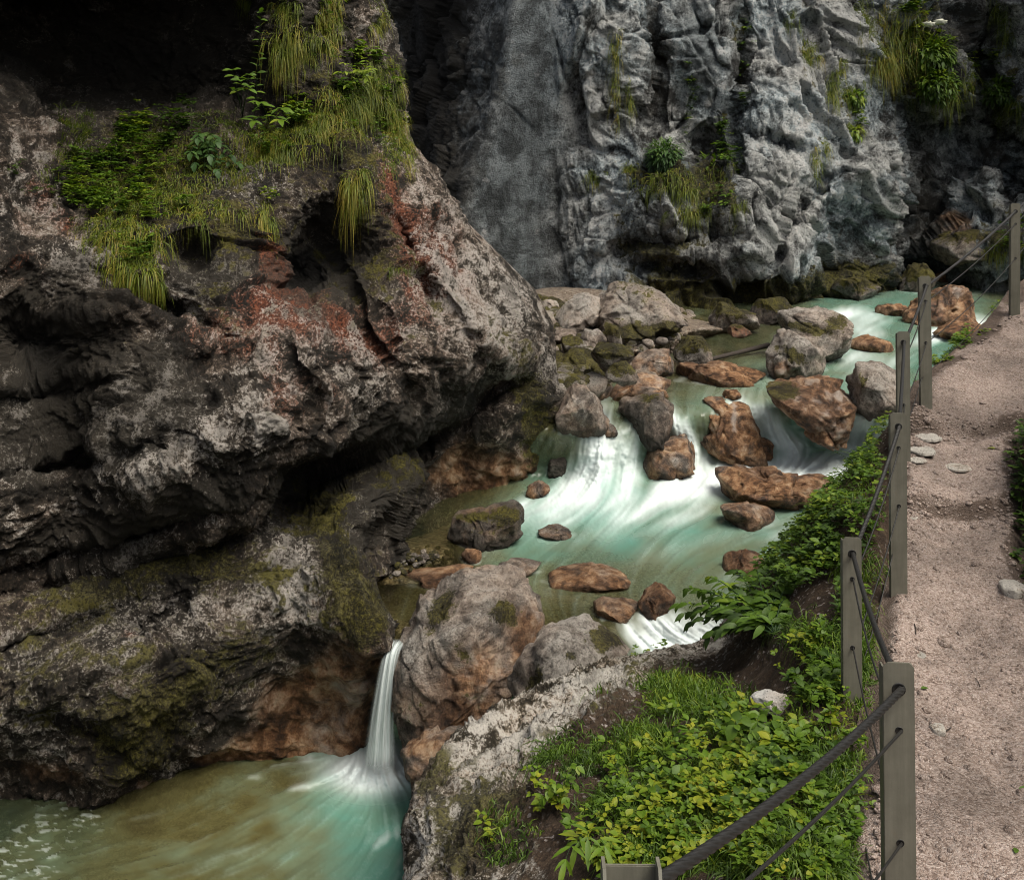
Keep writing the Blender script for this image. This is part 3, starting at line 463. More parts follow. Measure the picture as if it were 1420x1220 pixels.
flow = [(1350, 380, -1, .25), (1250, 420, -1, .35), (1150, 445, -.95, .4), (1000, 500, -1, .1), (1200, 520, -.8, .6), (1100, 540, -.6, .8), (1000, 545, -.4, .8), (870, 550, -.5, .8), (835, 600, -.1, 1), (800, 650, -.3, 1), (870, 650, .2, 1), (900, 620, -.1, 1), (960, 600, .6, 1), (985, 640, .3, .8), (1060, 580, .55, .8), (1100, 615, .6, .6), (1215, 600, -.2, 1), (1150, 645, -1, .3), (1000, 662, -1, .35), (920, 680, -1, .5), (820, 705, -.5, .6), (760, 710, -1, .4), (880, 720, -.9, .45), (960, 740, -1, .4), (700, 770, -.7, .6), (600, 820, -.5, .6), (560, 870, -.2, 1), (800, 790, -.8, .5), (900, 790, -.5, .6), (880, 850, .7, .6), (950, 880, .9, .5), (1050, 740, -1, .35), (760, 840, .4, .7), (1080, 690, -1, .1)]
VX, VY = shep(flow, X, Y); VX = VX+.25*fbm(np.stack([X/60, Y/35, 0*X], -1), 2, 7); VY = VY+.12*fbm(np.stack([X/60, Y/35, 0*X+9], -1), 2, 8)
ST = lic(len(wx), len(wy), VX, VY)
TE0 = .5
FO = strokes(X, Y, [([(826, 566), (838, 610), (822, 670)], 26, 1.05), ([(845, 600), (800, 655), (785, 680)], 22, .95), ([(870, 600), (872, 660)], 22, .9), ([(735, 695), (790, 684), (880, 684)], 18, .8), ([(700, 705), (800, 712)], 16, .55), ([(925, 565), (945, 585), (960, 610), (990, 645)], 14, 1.), ([(1020, 556), (1055, 568), (1085, 600), (1120, 632)], 17, 1.05), ([(1000, 554), (1040, 562)], 7, .7), ([(1195, 575), (1226, 592), (1216, 622), (1180, 645)], 18, 1.4), ([(930, 668), (1000, 652), (1080, 642), (1160, 640), (1205, 626)], 21, 1.5), ([(1110, 655), (1165, 660)], 14, 1.2), ([(960, 672), (900, 700), (860, 712)], 16, .7),
    ([(1000, 692), (900, 724), (770, 735)], 20, .26), ([(980, 700), (940, 716)], 12, .6), ([(1100, 716), (1000, 742), (900, 760)], 18, .25), ([(1130, 715), (1090, 740)], 14, .5), ([(905, 862), (945, 882), (1000, 876)], 30, 1.5), ([(870, 866), (920, 898)], 18, 1.2), ([(750, 812), (800, 822), (870, 830)], 12, .22), ([(880, 785), (790, 782), (740, 800)], 10, .18), ([(1150, 434), (1190, 427), (1235, 442)], 9, 1.2), ([(1190, 450), (1230, 460)], 11, .7), ([(1290, 460), (1375, 442)], 9, 1.3), ([(1185, 488), (1265, 494)], 9, .8), ([(950, 524), (1010, 531), (1070, 527)], 4, .9), ([(1150, 535), (1200, 520), (1260, 500)], 12, .25), ([(1380, 400), (1300, 415)], 6, .35), ([(1050, 770), (1000, 800)], 10, .3), ([(780, 690), (700, 740), (640, 800)], 22, .16), ([(1060, 540), (960, 548)], 6, .35), ([(770, 585), (800, 580)], 6, .3)])
FO = .86*smear(FO, VX, VY, 26, .07, 3, .6)+.14*smear(np.clip(FO-.3, 0, 1), VX, VY, 120, .014, 4, .8)+.01*np.maximum(ST, 0); FO = blur(FO, 3)
TE, CL, DE = shep([(560, 850, .15, .35, 0), (530, 800, .05, .7, 0), (600, 790, .05, .75, 0), (640, 770, .15, .6, 0), (680, 790, .5, .15, 0), (620, 840, .28, .12, 0), (560, 740, .05, .5, .4), (640, 715, .15, .35, .2), (720, 760, .8, 0, 0), (760, 720, .9, 0, 0), (850, 740, 1., 0, 0), (950, 750, .8, 0, 0), (1000, 760, .6, 0, 0), (1000, 720, .7, 0, 0), (830, 790, .45, .3, 0), (780, 830, .3, .3, .05), (860, 840, .3, .4, .05), (900, 840, .4, .25, .05), (940, 810, .45, .1, 0), (1000, 800, .5, 0, 0), (800, 870, .2, .45, .1), (730, 830, .4, .05, 0), (1080, 740, .7, 0, 0),
    (1000, 480, .22, .35, .35), (950, 510, .2, .4, .2), (1050, 540, .6, .05, 0), (980, 545, .5, .1, .1), (1150, 520, .7, 0, 0), (1080, 530, .6, 0, .1), (1220, 470, .7, 0, 0), (1250, 500, .75, 0, 0), (1180, 420, .7, .05, 0), (1250, 410, .8, 0, 0), (1320, 390, .55, .1, 0), (1390, 370, .35, .2, 0), (1300, 480, .8, 0, 0), (870, 550, .45, .2, .1), (790, 590, .3, .2, .1), (830, 690, 1, 0, 0), (1100, 650, .8, 0, 0), (1210, 440, .75, 0, 0), (1040, 440, .1, .3, .5)], X, Y, 22)
TE = np.clip(TE+.12*fbm(np.stack([X/70, Y/30, 0*X], -1), 3, 91), 0, 1)
Zw = Z+.006*ST*(.4+FO)+.05*FO*sstep(560, 690, Y)*sstep(740, 640, Y)*(.8+.1*ST)
P = W(X, Y, -Zw*F/(Y-HZ)); kp = ~((Y > 887) & (X < 850)) & ~((Y > 925) & (X > 840)); f, used = grid_faces(len(wy), len(wx), (kp[:-1, :-1] & kp[1:, 1:])); P = P[used.reshape(P.shape[:2])]; uu = used.reshape(X.shape)
RIVER = mesh_obj('water', P.reshape(-1, 3), f, M_WATER, {'foam': FO[uu], 'teal': TE[uu], 'clear': np.clip(CL*1.1+.14, 0, .9)[uu], 'streak': ST[uu], 'deep': np.clip(DE, 0, 1)[uu]}); RIVER['kind'] = 'structure'
def at_river(px, py): z = float(river_z(np.array([px], float), np.array([py], float))[0]); return -z*F/(py-HZ), z

# bed of the river with its gravel bars
def pebble_material():
    t = NT('river_gravel'); p = t.n('TexCoord', out=3); wv = t.n('VectorMath', {0: p, 1: t.n('VectorMath', {0: t.noise(p, 5, 3, .6, 0, 1), 3: .12}, operation='SCALE')}, operation='ADD')
    a = t.n('TexVoronoi', {'Vector': wv, 'Scale': 17.}, 1); d = t.n('TexVoronoi', {'Vector': wv, 'Scale': 17.}, 0); f = t.noise(p, 40, 6, .7); n = t.noise(p, 1.4, 5)
    c = t.ramp(t.mt('ADD', t.mt('MULTIPLY', t.n('SeparateColor', {0: a}, 0), .6), t.mt('MULTIPLY', f, .4)), ((.2, (.045, .035, .026)), (.45, (.13, .10, .075)), (.65, (.21, .18, .15)), (.9, (.40, .38, .35))))
    c = t.mix(1., c, t.mix(n, (.8, .7, .55), (1.1, 1.05, 1.)), 'MULTIPLY')
    return t.done(t.bsdf(Base_Color=c, Roughness=.6, Normal=t.n('Bump', {'Strength': 1., 'Distance': .05, 'Height': t.mt('SUBTRACT', t.mt('MULTIPLY', f, .2), d)})))
M_BED = pebble_material()
bar = blobs(X, Y, [(585, 772, 75, 26, -12, .62), (540, 800, 40, 16, 0, .5), (520, 770, 40, 30, 0, .5), (600, 806, 40, 9, 0, .42), (870, 450, 110, 46, 8, 1.2), (790, 510, 70, 60, 0, 1.0), (800, 430, 90, 30, 0, .8), (760, 470, 50, 60, 0, .7), (1000, 455, 60, 10, 0, .4), (900, 520, 40, 14, 0, .5)])
Zb = Z-.55+bar; Zb = np.minimum(Zb, Z+np.where(Y > 640, -.035, .28)); Zb = Zb+.05*fbm(np.stack([X/24, Y/12, 0*X], -1), 3, 44)
P = W(X, Y, -Zb*F/(Y-HZ))[uu]; BED = mesh_obj('riverbed', P.reshape(-1, 3), f, M_BED); BED['kind'] = 'structure'

# the lower pool
lx = axis(-500, 760, -12, 640, 2.2); ly = axis(960, 1900, 965, 1232, 2.2); X, Y = np.meshgrid(lx, ly)
flow = [(520, 1065, 0, 1), (450, 1080, -1, .35), (480, 1120, -.6, .8), (540, 1130, .2, 1), (420, 1040, -1, -.1), (350, 1100, -1, .5), (300, 1160, -1, .4), (450, 1180, -.8, .5), (520, 1200, -.5, .8), (200, 1180, -1, .2), (60, 1140, -1, .35), (0, 1200, -1, .35), (120, 1120, -1, .3), (100, 1220, -1, .25), (560, 1080, .6, .6)]
VX, VY = shep(flow, X, Y, 25); VX = VX+.3*fbm(np.stack([X/50, Y/35, 0*X], -1), 2, 17); VY = VY+.2*fbm(np.stack([X/50, Y/35, 0*X+9], -1), 2, 18); ST = lic(len(lx), len(ly), VX, VY, 20, 9)
rr_ = np.sqrt(((X-517)/1.25)**2+((Y-1066)/.62)**2)
FO = 1.35*np.exp(-(rr_/46)**2)+.42*np.exp(-(rr_/82)**2); FO = .74*FO*(.96+.05*ST)+.08*smear(FO, VX, VY, 36, .05, 8, .3)+strokes(X, Y, [([(440, 1095), (380, 1088), (330, 1070)], 7, .2), ([(520, 1170), (560, 1150)], 10, .25), ([(330, 1065), (430, 1050)], 5, .25)])*(.7+.6*ST)
fl = fbm(np.stack([X/17+.25*ST, Y/7, 0*X], -1), 3, 55, .6); froth = 1.3*sstep(.0, .45, fl)*blobs(X, Y, [(40, 1170, 95, 50, -18, .85), (110, 1125, 60, 22, 10, .5), (0, 1220, 100, 30, 0, .5)]); FO = blur(FO, 3)+.38*froth-.03
TE, CL, DE = shep([(0, 1130, .12, .15, .5), (100, 1160, .2, .05, .45), (60, 1200, .35, 0, .35), (150, 1190, .3, .1, .2), (200, 1130, .1, .3, 0), (250, 1160, .27, .1, 0), (300, 1090, .26, .2, 0), (350, 1120, .3, .05, 0), (350, 1170, .3, 0, 0), (400, 1070, .3, .2, 0), (420, 1150, .5, 0, 0), (460, 1100, .8, 0, 0), (500, 1130, 1., 0, 0), (520, 1180, .95, 0, .25), (560, 1120, .9, 0, .35), (550, 1200, .9, 0, .1), (430, 1200, .5, 0, .12), (300, 1210, .33, 0, .1), (200, 1215, .33, 0, .15), (500, 1060, .6, .0, 0)], X, Y, 18)
TE = np.clip(TE+.14*fbm(np.stack([X/60, Y/30, 0*X], -1), 3, 93), 0, 1)
Z = -7+.16*np.exp(-(rr_/40)**2)+.012*ST*(.3+np.clip(FO, 0, 1))+.01*froth; P = W(X, Y, -Z*F/(Y-HZ)); f, used = grid_faces(len(ly), len(lx))
POOL = mesh_obj('pool_water', P.reshape(-1, 3), f, M_WATER, {'foam': FO.ravel(), 'teal': TE.ravel(), 'clear': np.clip(CL+.08, 0, .9).ravel(), 'streak': ST.ravel(), 'deep': np.clip(DE, 0, 1).ravel()}); POOL['kind'] = 'structure'
P = W(X, Y, 7.7*F/(Y-HZ)); o = mesh_obj('pool_bed', P.reshape(-1, 3), f, M_BED); o['kind'] = 'structure'

# the free fall between cliff and boulder
def fall_material():
    t = NT('falling_water'); u = t.attr('u'); v = t.attr('v'); ve = t.n('CombineXYZ', {0: t.mt('MULTIPLY', u, 9.), 1: t.mt('MULTIPLY', v, .9)})
    n = t.noise(ve, 1.6, 5, .65); n2 = t.noise(ve, 4.5, 3, .6); s = t.mt('ADD', t.mt('MULTIPLY', n, .6), t.mt('MULTIPLY', n2, .4))
    c = t.mix(t.mr(s, .34, .66), (.30, .35, .33), (.62, .67, .66))
    edge = t.mr(t.mt('ABSOLUTE', t.mt('SUBTRACT', t.mt('MULTIPLY', u, 2.), 1.)), 1., .35)
    a = t.mt('MULTIPLY', t.mt('MULTIPLY', t.mt('MULTIPLY', edge, t.mr(v, 1., .80)), t.mr(v, .0, .2)), t.mr(t.mt('ADD', s, t.mt('MULTIPLY', v, .16)), .28, .60, .42, .92))
    b = t.bsdf(Base_Color=c, Roughness=.35, Specular_IOR_Level=.3)
    return t.done(t.n('MixShader', {0: a, 1: t.n('BsdfTransparent'), 2: b}))
M_FALL = fall_material()
def curtain(name, pts, bulge=.12, nu=40, nv=120):
    pts = np.array(pts, float); tv = np.linspace(0, len(pts)-1, nv); q = [np.interp(tv, np.arange(len(pts)), pts[:, k]) for k in range(4)]
    q = [np.convolve(np.pad(a, 9, mode='edge'), np.ones(19)/19, 'valid') for a in q]
    u = np.linspace(0, 1, nu); U, V = np.meshgrid(u, np.linspace(0, 1, nv)); w_ = (2*U-1)
    PX = q[0][:, None]+w_*q[2][:, None]; PY = q[1][:, None]+0*U; D = q[3][:, None]-bulge*np.sqrt(np.maximum(1-w_**2, 0))-.035*noise3(np.stack([U*9, V*.8, 0*U], -1), 5)
    f, _ = grid_faces(nv, nu); o = mesh_obj(name, W(PX, PY, D).reshape(-1, 3), f, M_FALL, {'u': U.ravel(), 'v': V.ravel()}); o['kind'] = 'structure'; return o
curtain('waterfall_water', [(553, 884, 20, 11.9), (548, 892, 16, 11.7), (541, 908, 14, 11.55), (535, 950, 17, 11.5), (530, 1000, 21, 11.5), (527, 1045, 25, 11.5), (525, 1084, 30, 11.45)])

# ================================================================== BOULDERS
def ico(sub):
    bm = bmesh.new(); bmesh.ops.create_icosphere(bm, subdivisions=sub, radius=1); bm.verts.ensure_lookup_table()
    V = np.array([v.co[:] for v in bm.verts]); Fc = np.array([[v.index for v in f.verts] for f in bm.faces]); bm.free(); return V, Fc
ICO = {k: ico(k) for k in (3, 4, 5, 6, 7)}
NB = [0]; RINGS = []
def boulder(label, pts, contact, sub=5, depth=.8, box=.72, amp=1., tan=0., moss=0., dark=0., pale=0., rust=0., wet=.6, group=None, cat='boulder', name='boulder', Y=None, sink=1.45, mossb=(), tanb=(), paleb=(), darkb=(), fs=1., seed=None, mat=None, cuts=13):
    """closed rock: outline in its own upright plane, rounded to the front and the back"""
    NB[0] += 1; sd = NB[0]*13 if seed is None else seed; pts = np.array(pts, float)
    wpx = np.ptp(pts[:, 0]); Yc, zc = at_river(pts[:, 0].mean(), contact) if contact else (Y, -4)
    hw = wpx/F*Yc/2; dp = hw*depth
    Yc = Y if Y else Yc+dp*.12
    a = pts; b = np.roll(pts, -1, 0); cr = a[:, 0]*b[:, 1]-b[:, 0]*a[:, 1]; A = cr.sum()/2
    cx = ((a[:, 0]+b[:, 0])*cr).sum()/(6*A); cy = ((a[:, 1]+b[:, 1])*cr).sum()/(6*A); q = pts-[cx, cy]
    th = np.linspace(-math.pi, math.pi, 240, endpoint=False); dxy = np.stack([np.cos(th), np.sin(th)], -1); R = np.zeros(240)
    for p0, p1 in zip(q, np.roll(q, -1, 0)):
        e = p1-p0; den = dxy[:, 0]*e[1]-dxy[:, 1]*e[0]; den = np.where(np.abs(den) < 1e-9, 1e-9, den)
        tt = (p0[0]*e[1]-p0[1]*e[0])/den; uu_ = (p0[0]*dxy[:, 1]-p0[1]*dxy[:, 0])/den; R = np.where((tt > 0) & (uu_ >= -1e-6) & (uu_ <= 1+1e-6), np.maximum(R, tt), R)
    R = np.where(R <= 0, np.median(R), R); R = np.convolve(np.concatenate([R[-6:], R, R[:6]]), np.ones(7)/7, 'same')[6:-6]
    V, Fc = ICO[sub]; ang = np.arctan2(-V[:, 2], V[:, 0]); c = np.sqrt(V[:, 0]**2+V[:, 2]**2)
    r = np.interp(ang, np.concatenate([th, [math.pi]]), np.concatenate([R, R[:1]]))*np.maximum(c, 1e-6)**box
    sy = np.sign(V[:, 1])*np.abs(V[:, 1])**box; px_, py_ = r*np.cos(ang), r*np.sin(ang); k = Yc/F
    P = np.stack([px_*k, sy*dp, -py_*k], -1)
    rg = np.random.default_rng(sd); sc3 = np.array([hw, dp, np.ptp(pts[:, 1])/F*Yc/2]); U = P/sc3
    for _ in range(cuts):
        nv = rg.normal(size=3); nv[1] = -abs(nv[1])*.9; nv[2] += .35; nv /= np.linalg.norm(nv); hgt_ = U@nv; lim = np.quantile(hgt_, rg.uniform(.80, .95)); U = U-np.maximum(hgt_-lim, 0)[:, None]*nv*.9
    bx0 = P.min(0); bx1 = P.max(0); P = U*sc3; q0_ = P.min(0); q1_ = P.max(0)
    P = bx0+(P-q0_)*(bx1-bx0)/(q1_-q0_)
    lowz = P[:, 2] < 0; P[lowz, 2] *= np.where(contact is None, 1.05, sink) if sink else 1
    ctr = W(cx, cy, Yc); Pw = (P+ctr).astype(np.float32); size = max(hw, .15); n = P/(np.linalg.norm(P, axis=1, keepdims=True)+1e-9)
    Q = (Pw/size).astype(np.float32)
    d = rock_disp(Q*np.float32(.9*fs), sd, .04, .025, .018, .20, .9, None, .08)*size*amp*.9
    d = d-.035*size*(1-sstep(0, .07, np.abs(noise3(Q*.9, sd+7))))*amp
    Pw = Pw+n*d[:, None]
    zw = river_z(np.full(len(Pw), cx), np.full(len(Pw), contact if contact else 400.))
    up = n[:, 2]; nn = fbm(Q*1.7, 3, sd+3); PXv = CX+F*Pw[:, 0]/Pw[:, 1]; PYv = HZ-F*Pw[:, 2]/Pw[:, 1]
    M_ = moss*np.clip(.35+1.0*up+.5*nn, 0, 1.3); hz = (Pw[:, 2]-zw) if contact else np.full(len(Pw), 9.)
    T_ = tan*rg.uniform(.62, 1.0)+.4*nn*tan; T_ = T_+blobs(PXv, PYv, tanb); M_ = M_+blobs(PXv, PYv, mossb); wetm = sstep(.28*size+.05, 0, hz)
    at = dict(moss=np.clip(M_*(1-wetm), 0, 1.3), tan=np.clip(T_, -1, 1.3), dark=np.clip(dark+wet*wetm+blobs(PXv, PYv, darkb), 0, 1.2), pale=np.clip(pale+.2*up*pale+blobs(PXv, PYv, paleb), -1, 1.3), rust=np.full(len(P), rust))
    if contact: RINGS.append(pts)
    o = mesh_obj(name, Pw, Fc, mat or M_BOULD, at, loc=tuple(ctr)); tag(o, label, cat, group); return o
b = boulder
RG = 'boulders lying in the torrent'
b('huge tan and grey mossy boulder wedged between the two falls', [(543, 935), (560, 905), (585, 870), (605, 840), (640, 822), (692, 797), (722, 822), (733, 848), (752, 885), (748, 915), (728, 940), (705, 985), (660, 1025), (620, 1055), (570, 1072), (558, 1030), (548, 1000)], None, 7, .75, .8, .95, tan=.5, pale=.3, Y=11.75, sink=1.3, seed=505, cuts=5, mossb=[(700, 850, 22, 20, 0, .95), (612, 845, 14, 40, 35, .8), (640, 905, 14, 22, 0, .5), (650, 970, 40, 20, 0, .3), (585, 990, 26, 30, 0, .3)], tanb=[(735, 890, 22, 40, 0, .7), (660, 930, 50, 30, -30, .3), (560, 920, 16, 40, 30, .3), (640, 1010, 60, 40, -30, .45), (590, 880, 30, 50, 30, -.6), (680, 820, 30, 20, 0, -.5)], darkb=[(600, 990, 40, 34, 0, .5), (600, 930, 24, 24, 0, .3), (720, 835, 16, 10, 0, .3)], paleb=[(580, 905, 24, 40, 30, .5), (680, 815, 26, 16, 0, .5)])
b('pinkish grey boulder with moss on its crest behind the white outcrop', [(700, 990), (735, 935), (768, 895), (800, 885), (820, 875), (845, 868), (868, 880), (882, 905), (880, 950), (800, 990), (740, 1010)], None, 6, .8, .8, .7, tan=.12, pale=.5, Y=10.0, sink=1.4, mossb=[(842, 886, 26, 16, 0, 1.0), (793, 908, 10, 8, 0, .7), (742, 940, 12, 24, 20, .8), (810, 925, 14, 8, 0, .5)])
b('dark pointed boulder splitting the left cascade', [(860, 578), (868, 560), (890, 549), (915, 553), (935, 570), (941, 590), (920, 607), (885, 608), (864, 600)], 606, 5, .9, .75, tan=.35, dark=.4, mossb=[(902, 552, 16, 6, 0, .7)], group=RG)
b('brown mossy boulder at the foot of the left cascade', [(876, 640), (884, 612), (905, 604), (945, 609), (963, 622), (948, 642), (930, 656), (890, 656)], 656, 5, .9, .72, tan=.7, dark=.2, mossb=[(888, 612, 14, 12, 0, .9)], group=RG)
b('small rounded tan boulder beside the cascade foot', [(936, 614), (950, 605), (964, 617), (960, 634), (942, 641)], 640, 4, .9, .8, tan=.95, group=RG)
b('orange brown boulder with pale vein in the cascade', [(964, 600), (968, 572), (988, 556), (1020, 559), (1046, 575), (1064, 600), (1070, 626), (1052, 634), (1010, 628), (978, 614)], 630, 6, .9, .75, tan=.95, cuts=7, paleb=[(1018, 582, 5, 22, 0, 1.)], darkb=[(1040, 610, 14, 26, -20, .4)], group=RG)
b('small brown rock at the foot of the orange boulder', [(1035, 632), (1040, 612), (1055, 607), (1072, 620), (1072, 636), (1050, 640)], 638, 4, .9, .8, tan=.9, group=RG)
b('broad tan boulder with mossy left shoulder in mid cascade', [(1064, 548), (1070, 536), (1090, 534), (1112, 543), (1150, 550), (1178, 572), (1202, 606), (1186, 621), (1150, 624), (1112, 604), (1078, 574)], 622, 6, .8, .75, tan=.9, pale=.35, cuts=6, Y=17.75, sink=1., mossb=[(1084, 542, 22, 12, 0, 1.1)], group=RG)
b('long low reddish boulder below the cascades', [(994, 668), (1008, 655), (1040, 657), (1072, 664), (1105, 660), (1160, 669), (1156, 690), (1122, 705), (1070, 699), (1012, 688)], 698, 6, .6, .72, tan=1., rust=.35, cuts=7, darkb=[(1120, 695, 40, 9, 0, .4)], group=RG)
b('low brown boulder awash downstream of the reddish one', [(998, 712), (1012, 701), (1040, 699), (1068, 708), (1082, 722), (1050, 732), (1012, 724)], 727, 5, .7, .8, .7, tan=.85, group=RG)
b('grey speckled boulder against the path bank', [(1182, 546), (1204, 510), (1222, 503), (1245, 504), (1264, 522), (1268, 560), (1240, 584), (1208, 568)], 575, 5, .8, .75, tan=.25, pale=.45, mossb=[(1198, 530, 10, 16, 0, .5)], group=RG)
b('large flat topped boulder with moss in the upper river', [(1083, 452), (1090, 436), (1115, 430), (1150, 434), (1168, 444), (1178, 472), (1176, 494), (1150, 502), (1118, 496), (1090, 474)], 500, 6, .9, .6, tan=.4, pale=.4, mossb=[(1120, 455, 40, 9, 10, .9), (1160, 446, 14, 10, 0, .8)], darkb=[(1160, 480, 20, 24, 0, .3)], group=RG)
b('leaning grey boulder with mossy flank in the upper river', [(1066, 478), (1072, 463), (1088, 462), (1110, 474), (1136, 490), (1146, 512), (1120, 523), (1085, 525), (1068, 512)], 523, 5, .9, .7, tan=.3, pale=.35, mossb=[(1105, 495, 30, 10, 30, .9)], tanb=[(1084, 512, 12, 10, 0, .8)], group=RG)
b('small tan boulder in the upper rapids', [(1178, 480), (1190, 468), (1208, 465), (1228, 472), (1238, 482), (1205, 488)], 485, 4, .8, .8, tan=.9, group=RG)
b('jagged rusty boulder beyond the third post from the far end', [(1256, 442), (1258, 428), (1285, 416), (1310, 408), (1330, 398), (1344, 412), (1366, 440), (1340, 450), (1285, 452)], 449, 6, .8, .75, 1.2, tan=.95, rust=.3, mossb=[(1290, 412, 20, 6, -20, .5)], paleb=[(1328, 404, 8, 8, 0, .8)], group=RG)
b('low rusty boulder beside the far path edge', [(1294, 466), (1318, 451), (1345, 446), (1366, 456), (1372, 466), (1330, 474)], 470, 5, .8, .75, tan=.95, rust=.3, group=RG)
b('bright moss covered boulder under the far wall', [(1248, 400), (1256, 378), (1274, 366), (1292, 374), (1302, 398), (1280, 408)], 404, 5, .8, .8, tan=.1, moss=1.1, group=RG)
b('small reddish rock next to the far mossy boulder', [(1296, 388), (1308, 377), (1326, 378), (1334, 388), (1312, 394)], 391, 4, .8, .8, tan=.8, rust=.5, group=RG)
b('flat orange rock awash in the upper rapids', [(1214, 432), (1232, 422), (1256, 424), (1266, 432), (1240, 438)], 436, 4, .8, .8, tan=1., rust=.2, group=RG)
b('square dark boulder with mossy top in the middle pool', [(622, 744), (630, 716), (660, 710), (712, 702), (721, 712), (719, 741), (690, 752), (645, 757)], 753, 6, .75, .58, tan=.45, dark=.45, mossb=[(660, 716, 30, 6, -5, .8), (704, 718, 18, 16, 0, .9), (670, 735, 30, 12, 0, .3)], group=RG)
b('little orange stone beside the square mossy boulder', [(639, 772), (646, 763), (660, 761), (669, 768), (664, 779), (648, 781)], 778, 4, .9, .8, tan=1.1, rust=.2, group=RG)
b('sunken flat boulder sliding under the middle pool', [(752, 804), (775, 798), (825, 791), (860, 797), (880, 806), (820, 810), (775, 811)], 808, 5, .7, .8, .6, tan=.7, group=RG)
b('pinkish round boulder at the lip of the right fall', [(886, 836), (892, 820), (908, 811), (924, 815), (938, 834), (920, 850), (898, 848)], 846, 5, .9, .8, tan=.8, group=RG)
b('submerged pale boulder left of the pinkish round one', [(822, 846), (845, 832), (870, 832), (888, 846), (870, 860), (835, 858)], 852, 4, .8, .8, .6, tan=.6, group=RG)
b('reddish boulder half hidden by the bank shrub', [(1002, 786), (1016, 770), (1036, 764), (1056, 772), (1064, 792), (1030, 800)], 792, 4, .8, .8, tan=.9, rust=.3, group=RG)
b('low brown ledge rock at the gravel bar edge', [(545, 806), (580, 796), (640, 790), (662, 794), (640, 806), (590, 812)], 806, 4, .6, .8, .6, tan=.8, group=RG)
b('dark round rock at the brink of the narrow fall', [(535, 893), (541, 882), (552, 880), (556, 890), (549, 902), (538, 903)], None, 4, .9, .8, tan=.5, dark=.4, Y=12.0)
# stones heaped at the foot of the far wall
HG = 'boulders heaped on the gravel beside the far wall'
b('pale angular slab leaning on the gravel', [(768, 446), (780, 432), (796, 416), (826, 406), (838, 424), (836, 436), (816, 452), (792, 462)], None, 5, .8, .62, pale=.8, Y=22.4, group=HG)
b('largest grey boulder below the far wall with moss at its foot', [(826, 430), (840, 404), (858, 393), (882, 391), (910, 398), (934, 412), (946, 440), (942, 468), (905, 474), (866, 470), (842, 452)], None, 6, .8, .7, 1.15, pale=.45, Y=22.3, moss=.25, mossb=[(880, 462, 60, 14, 0, 1.1), (930, 460, 20, 16, 0, .8)], group=HG)
b('mossy boulder nearest to the cliff nose', [(766, 508), (772, 490), (800, 484), (826, 494), (838, 518), (812, 536), (776, 538)], 534, 5, .8, .75, tan=.3, moss=1.1, group=HG)
b('brown rounded boulder at the edge of the still water', [(876, 506), (882, 494), (900, 486), (924, 487), (936, 508), (918, 525), (886, 522)], 522, 5, .8, .75, tan=.6, pale=.2, group=HG)
b('moss covered boulder by the still water', [(932, 494), (942, 472), (966, 466), (984, 482), (988, 500), (960, 508)], 506, 5, .8, .75, tan=.2, moss=1., group=HG)
b('low mossy boulder behind the brown rounded one', [(820, 500), (832, 484), (852, 478), (874, 488), (878, 510), (846, 518)], None, 5, .8, .75, moss=1.1, Y=18.5, group=HG)
b('small mossy boulder between low mossy heaps', [(836, 520), (846, 504), (868, 502), (884, 514), (880, 530), (850, 534)], None, 4, .8, .75, moss=1.1, tan=.2, Y=17.4, group=HG)
b('tiny mossy stone under the pale slab', [(778, 482), (786, 468), (800, 466), (812, 478), (800, 488)], None, 4, .8, .8, moss=1.2, Y=20.5, group=HG)
b('small grey stone between pale slab and largest boulder', [(806, 470), (812, 456), (830, 460), (842, 470), (830, 478)], None, 4, .8, .7, pale=.4, Y=21.3, group=HG)
b('narrow mossy stone leaning on the largest boulder', [(838, 450), (846, 447), (858, 462), (866, 486), (856, 490), (846, 474)], None, 4, .6, .7, moss=.8, Y=21.0, group=HG)
b('speckled brown boulder left of the cascade crest', [(770, 566), (776, 544), (800, 536), (828, 544), (842, 566), (826, 590), (800, 602), (776, 600)], 600, 5, .8, .7, tan=.45, dark=.2, pale=.2, group=HG)
b('low tan boulder with mossy back left of the cascade crest', [(842, 544), (860, 530), (885, 522), (915, 530), (940, 540), (905, 552), (860, 553)], 551, 5, .7, .75, tan=.9, pale=.2, group=HG)
b('tan boulder between two mossy ones on the near gravel', [(792, 548), (806, 530), (836, 524), (856, 538), (846, 552), (810, 556)], 553, 5, .8, .75, tan=.6, moss=.3, group=HG)
b('flat orange ledge across the still water', [(935, 526), (960, 512), (975, 505), (990, 514), (1030, 512), (1062, 516), (1072, 526), (1030, 531), (970, 531)], 527, 5, .6, .75, tan=1.1, group=HG)
b('small reddish mossy rock by the still water', [(1010, 462), (1020, 450), (1036, 452), (1042, 462), (1024, 468)], None, 4, .8, .75, moss=.5, tan=.7, rust=.5, Y=22.5, group=HG)
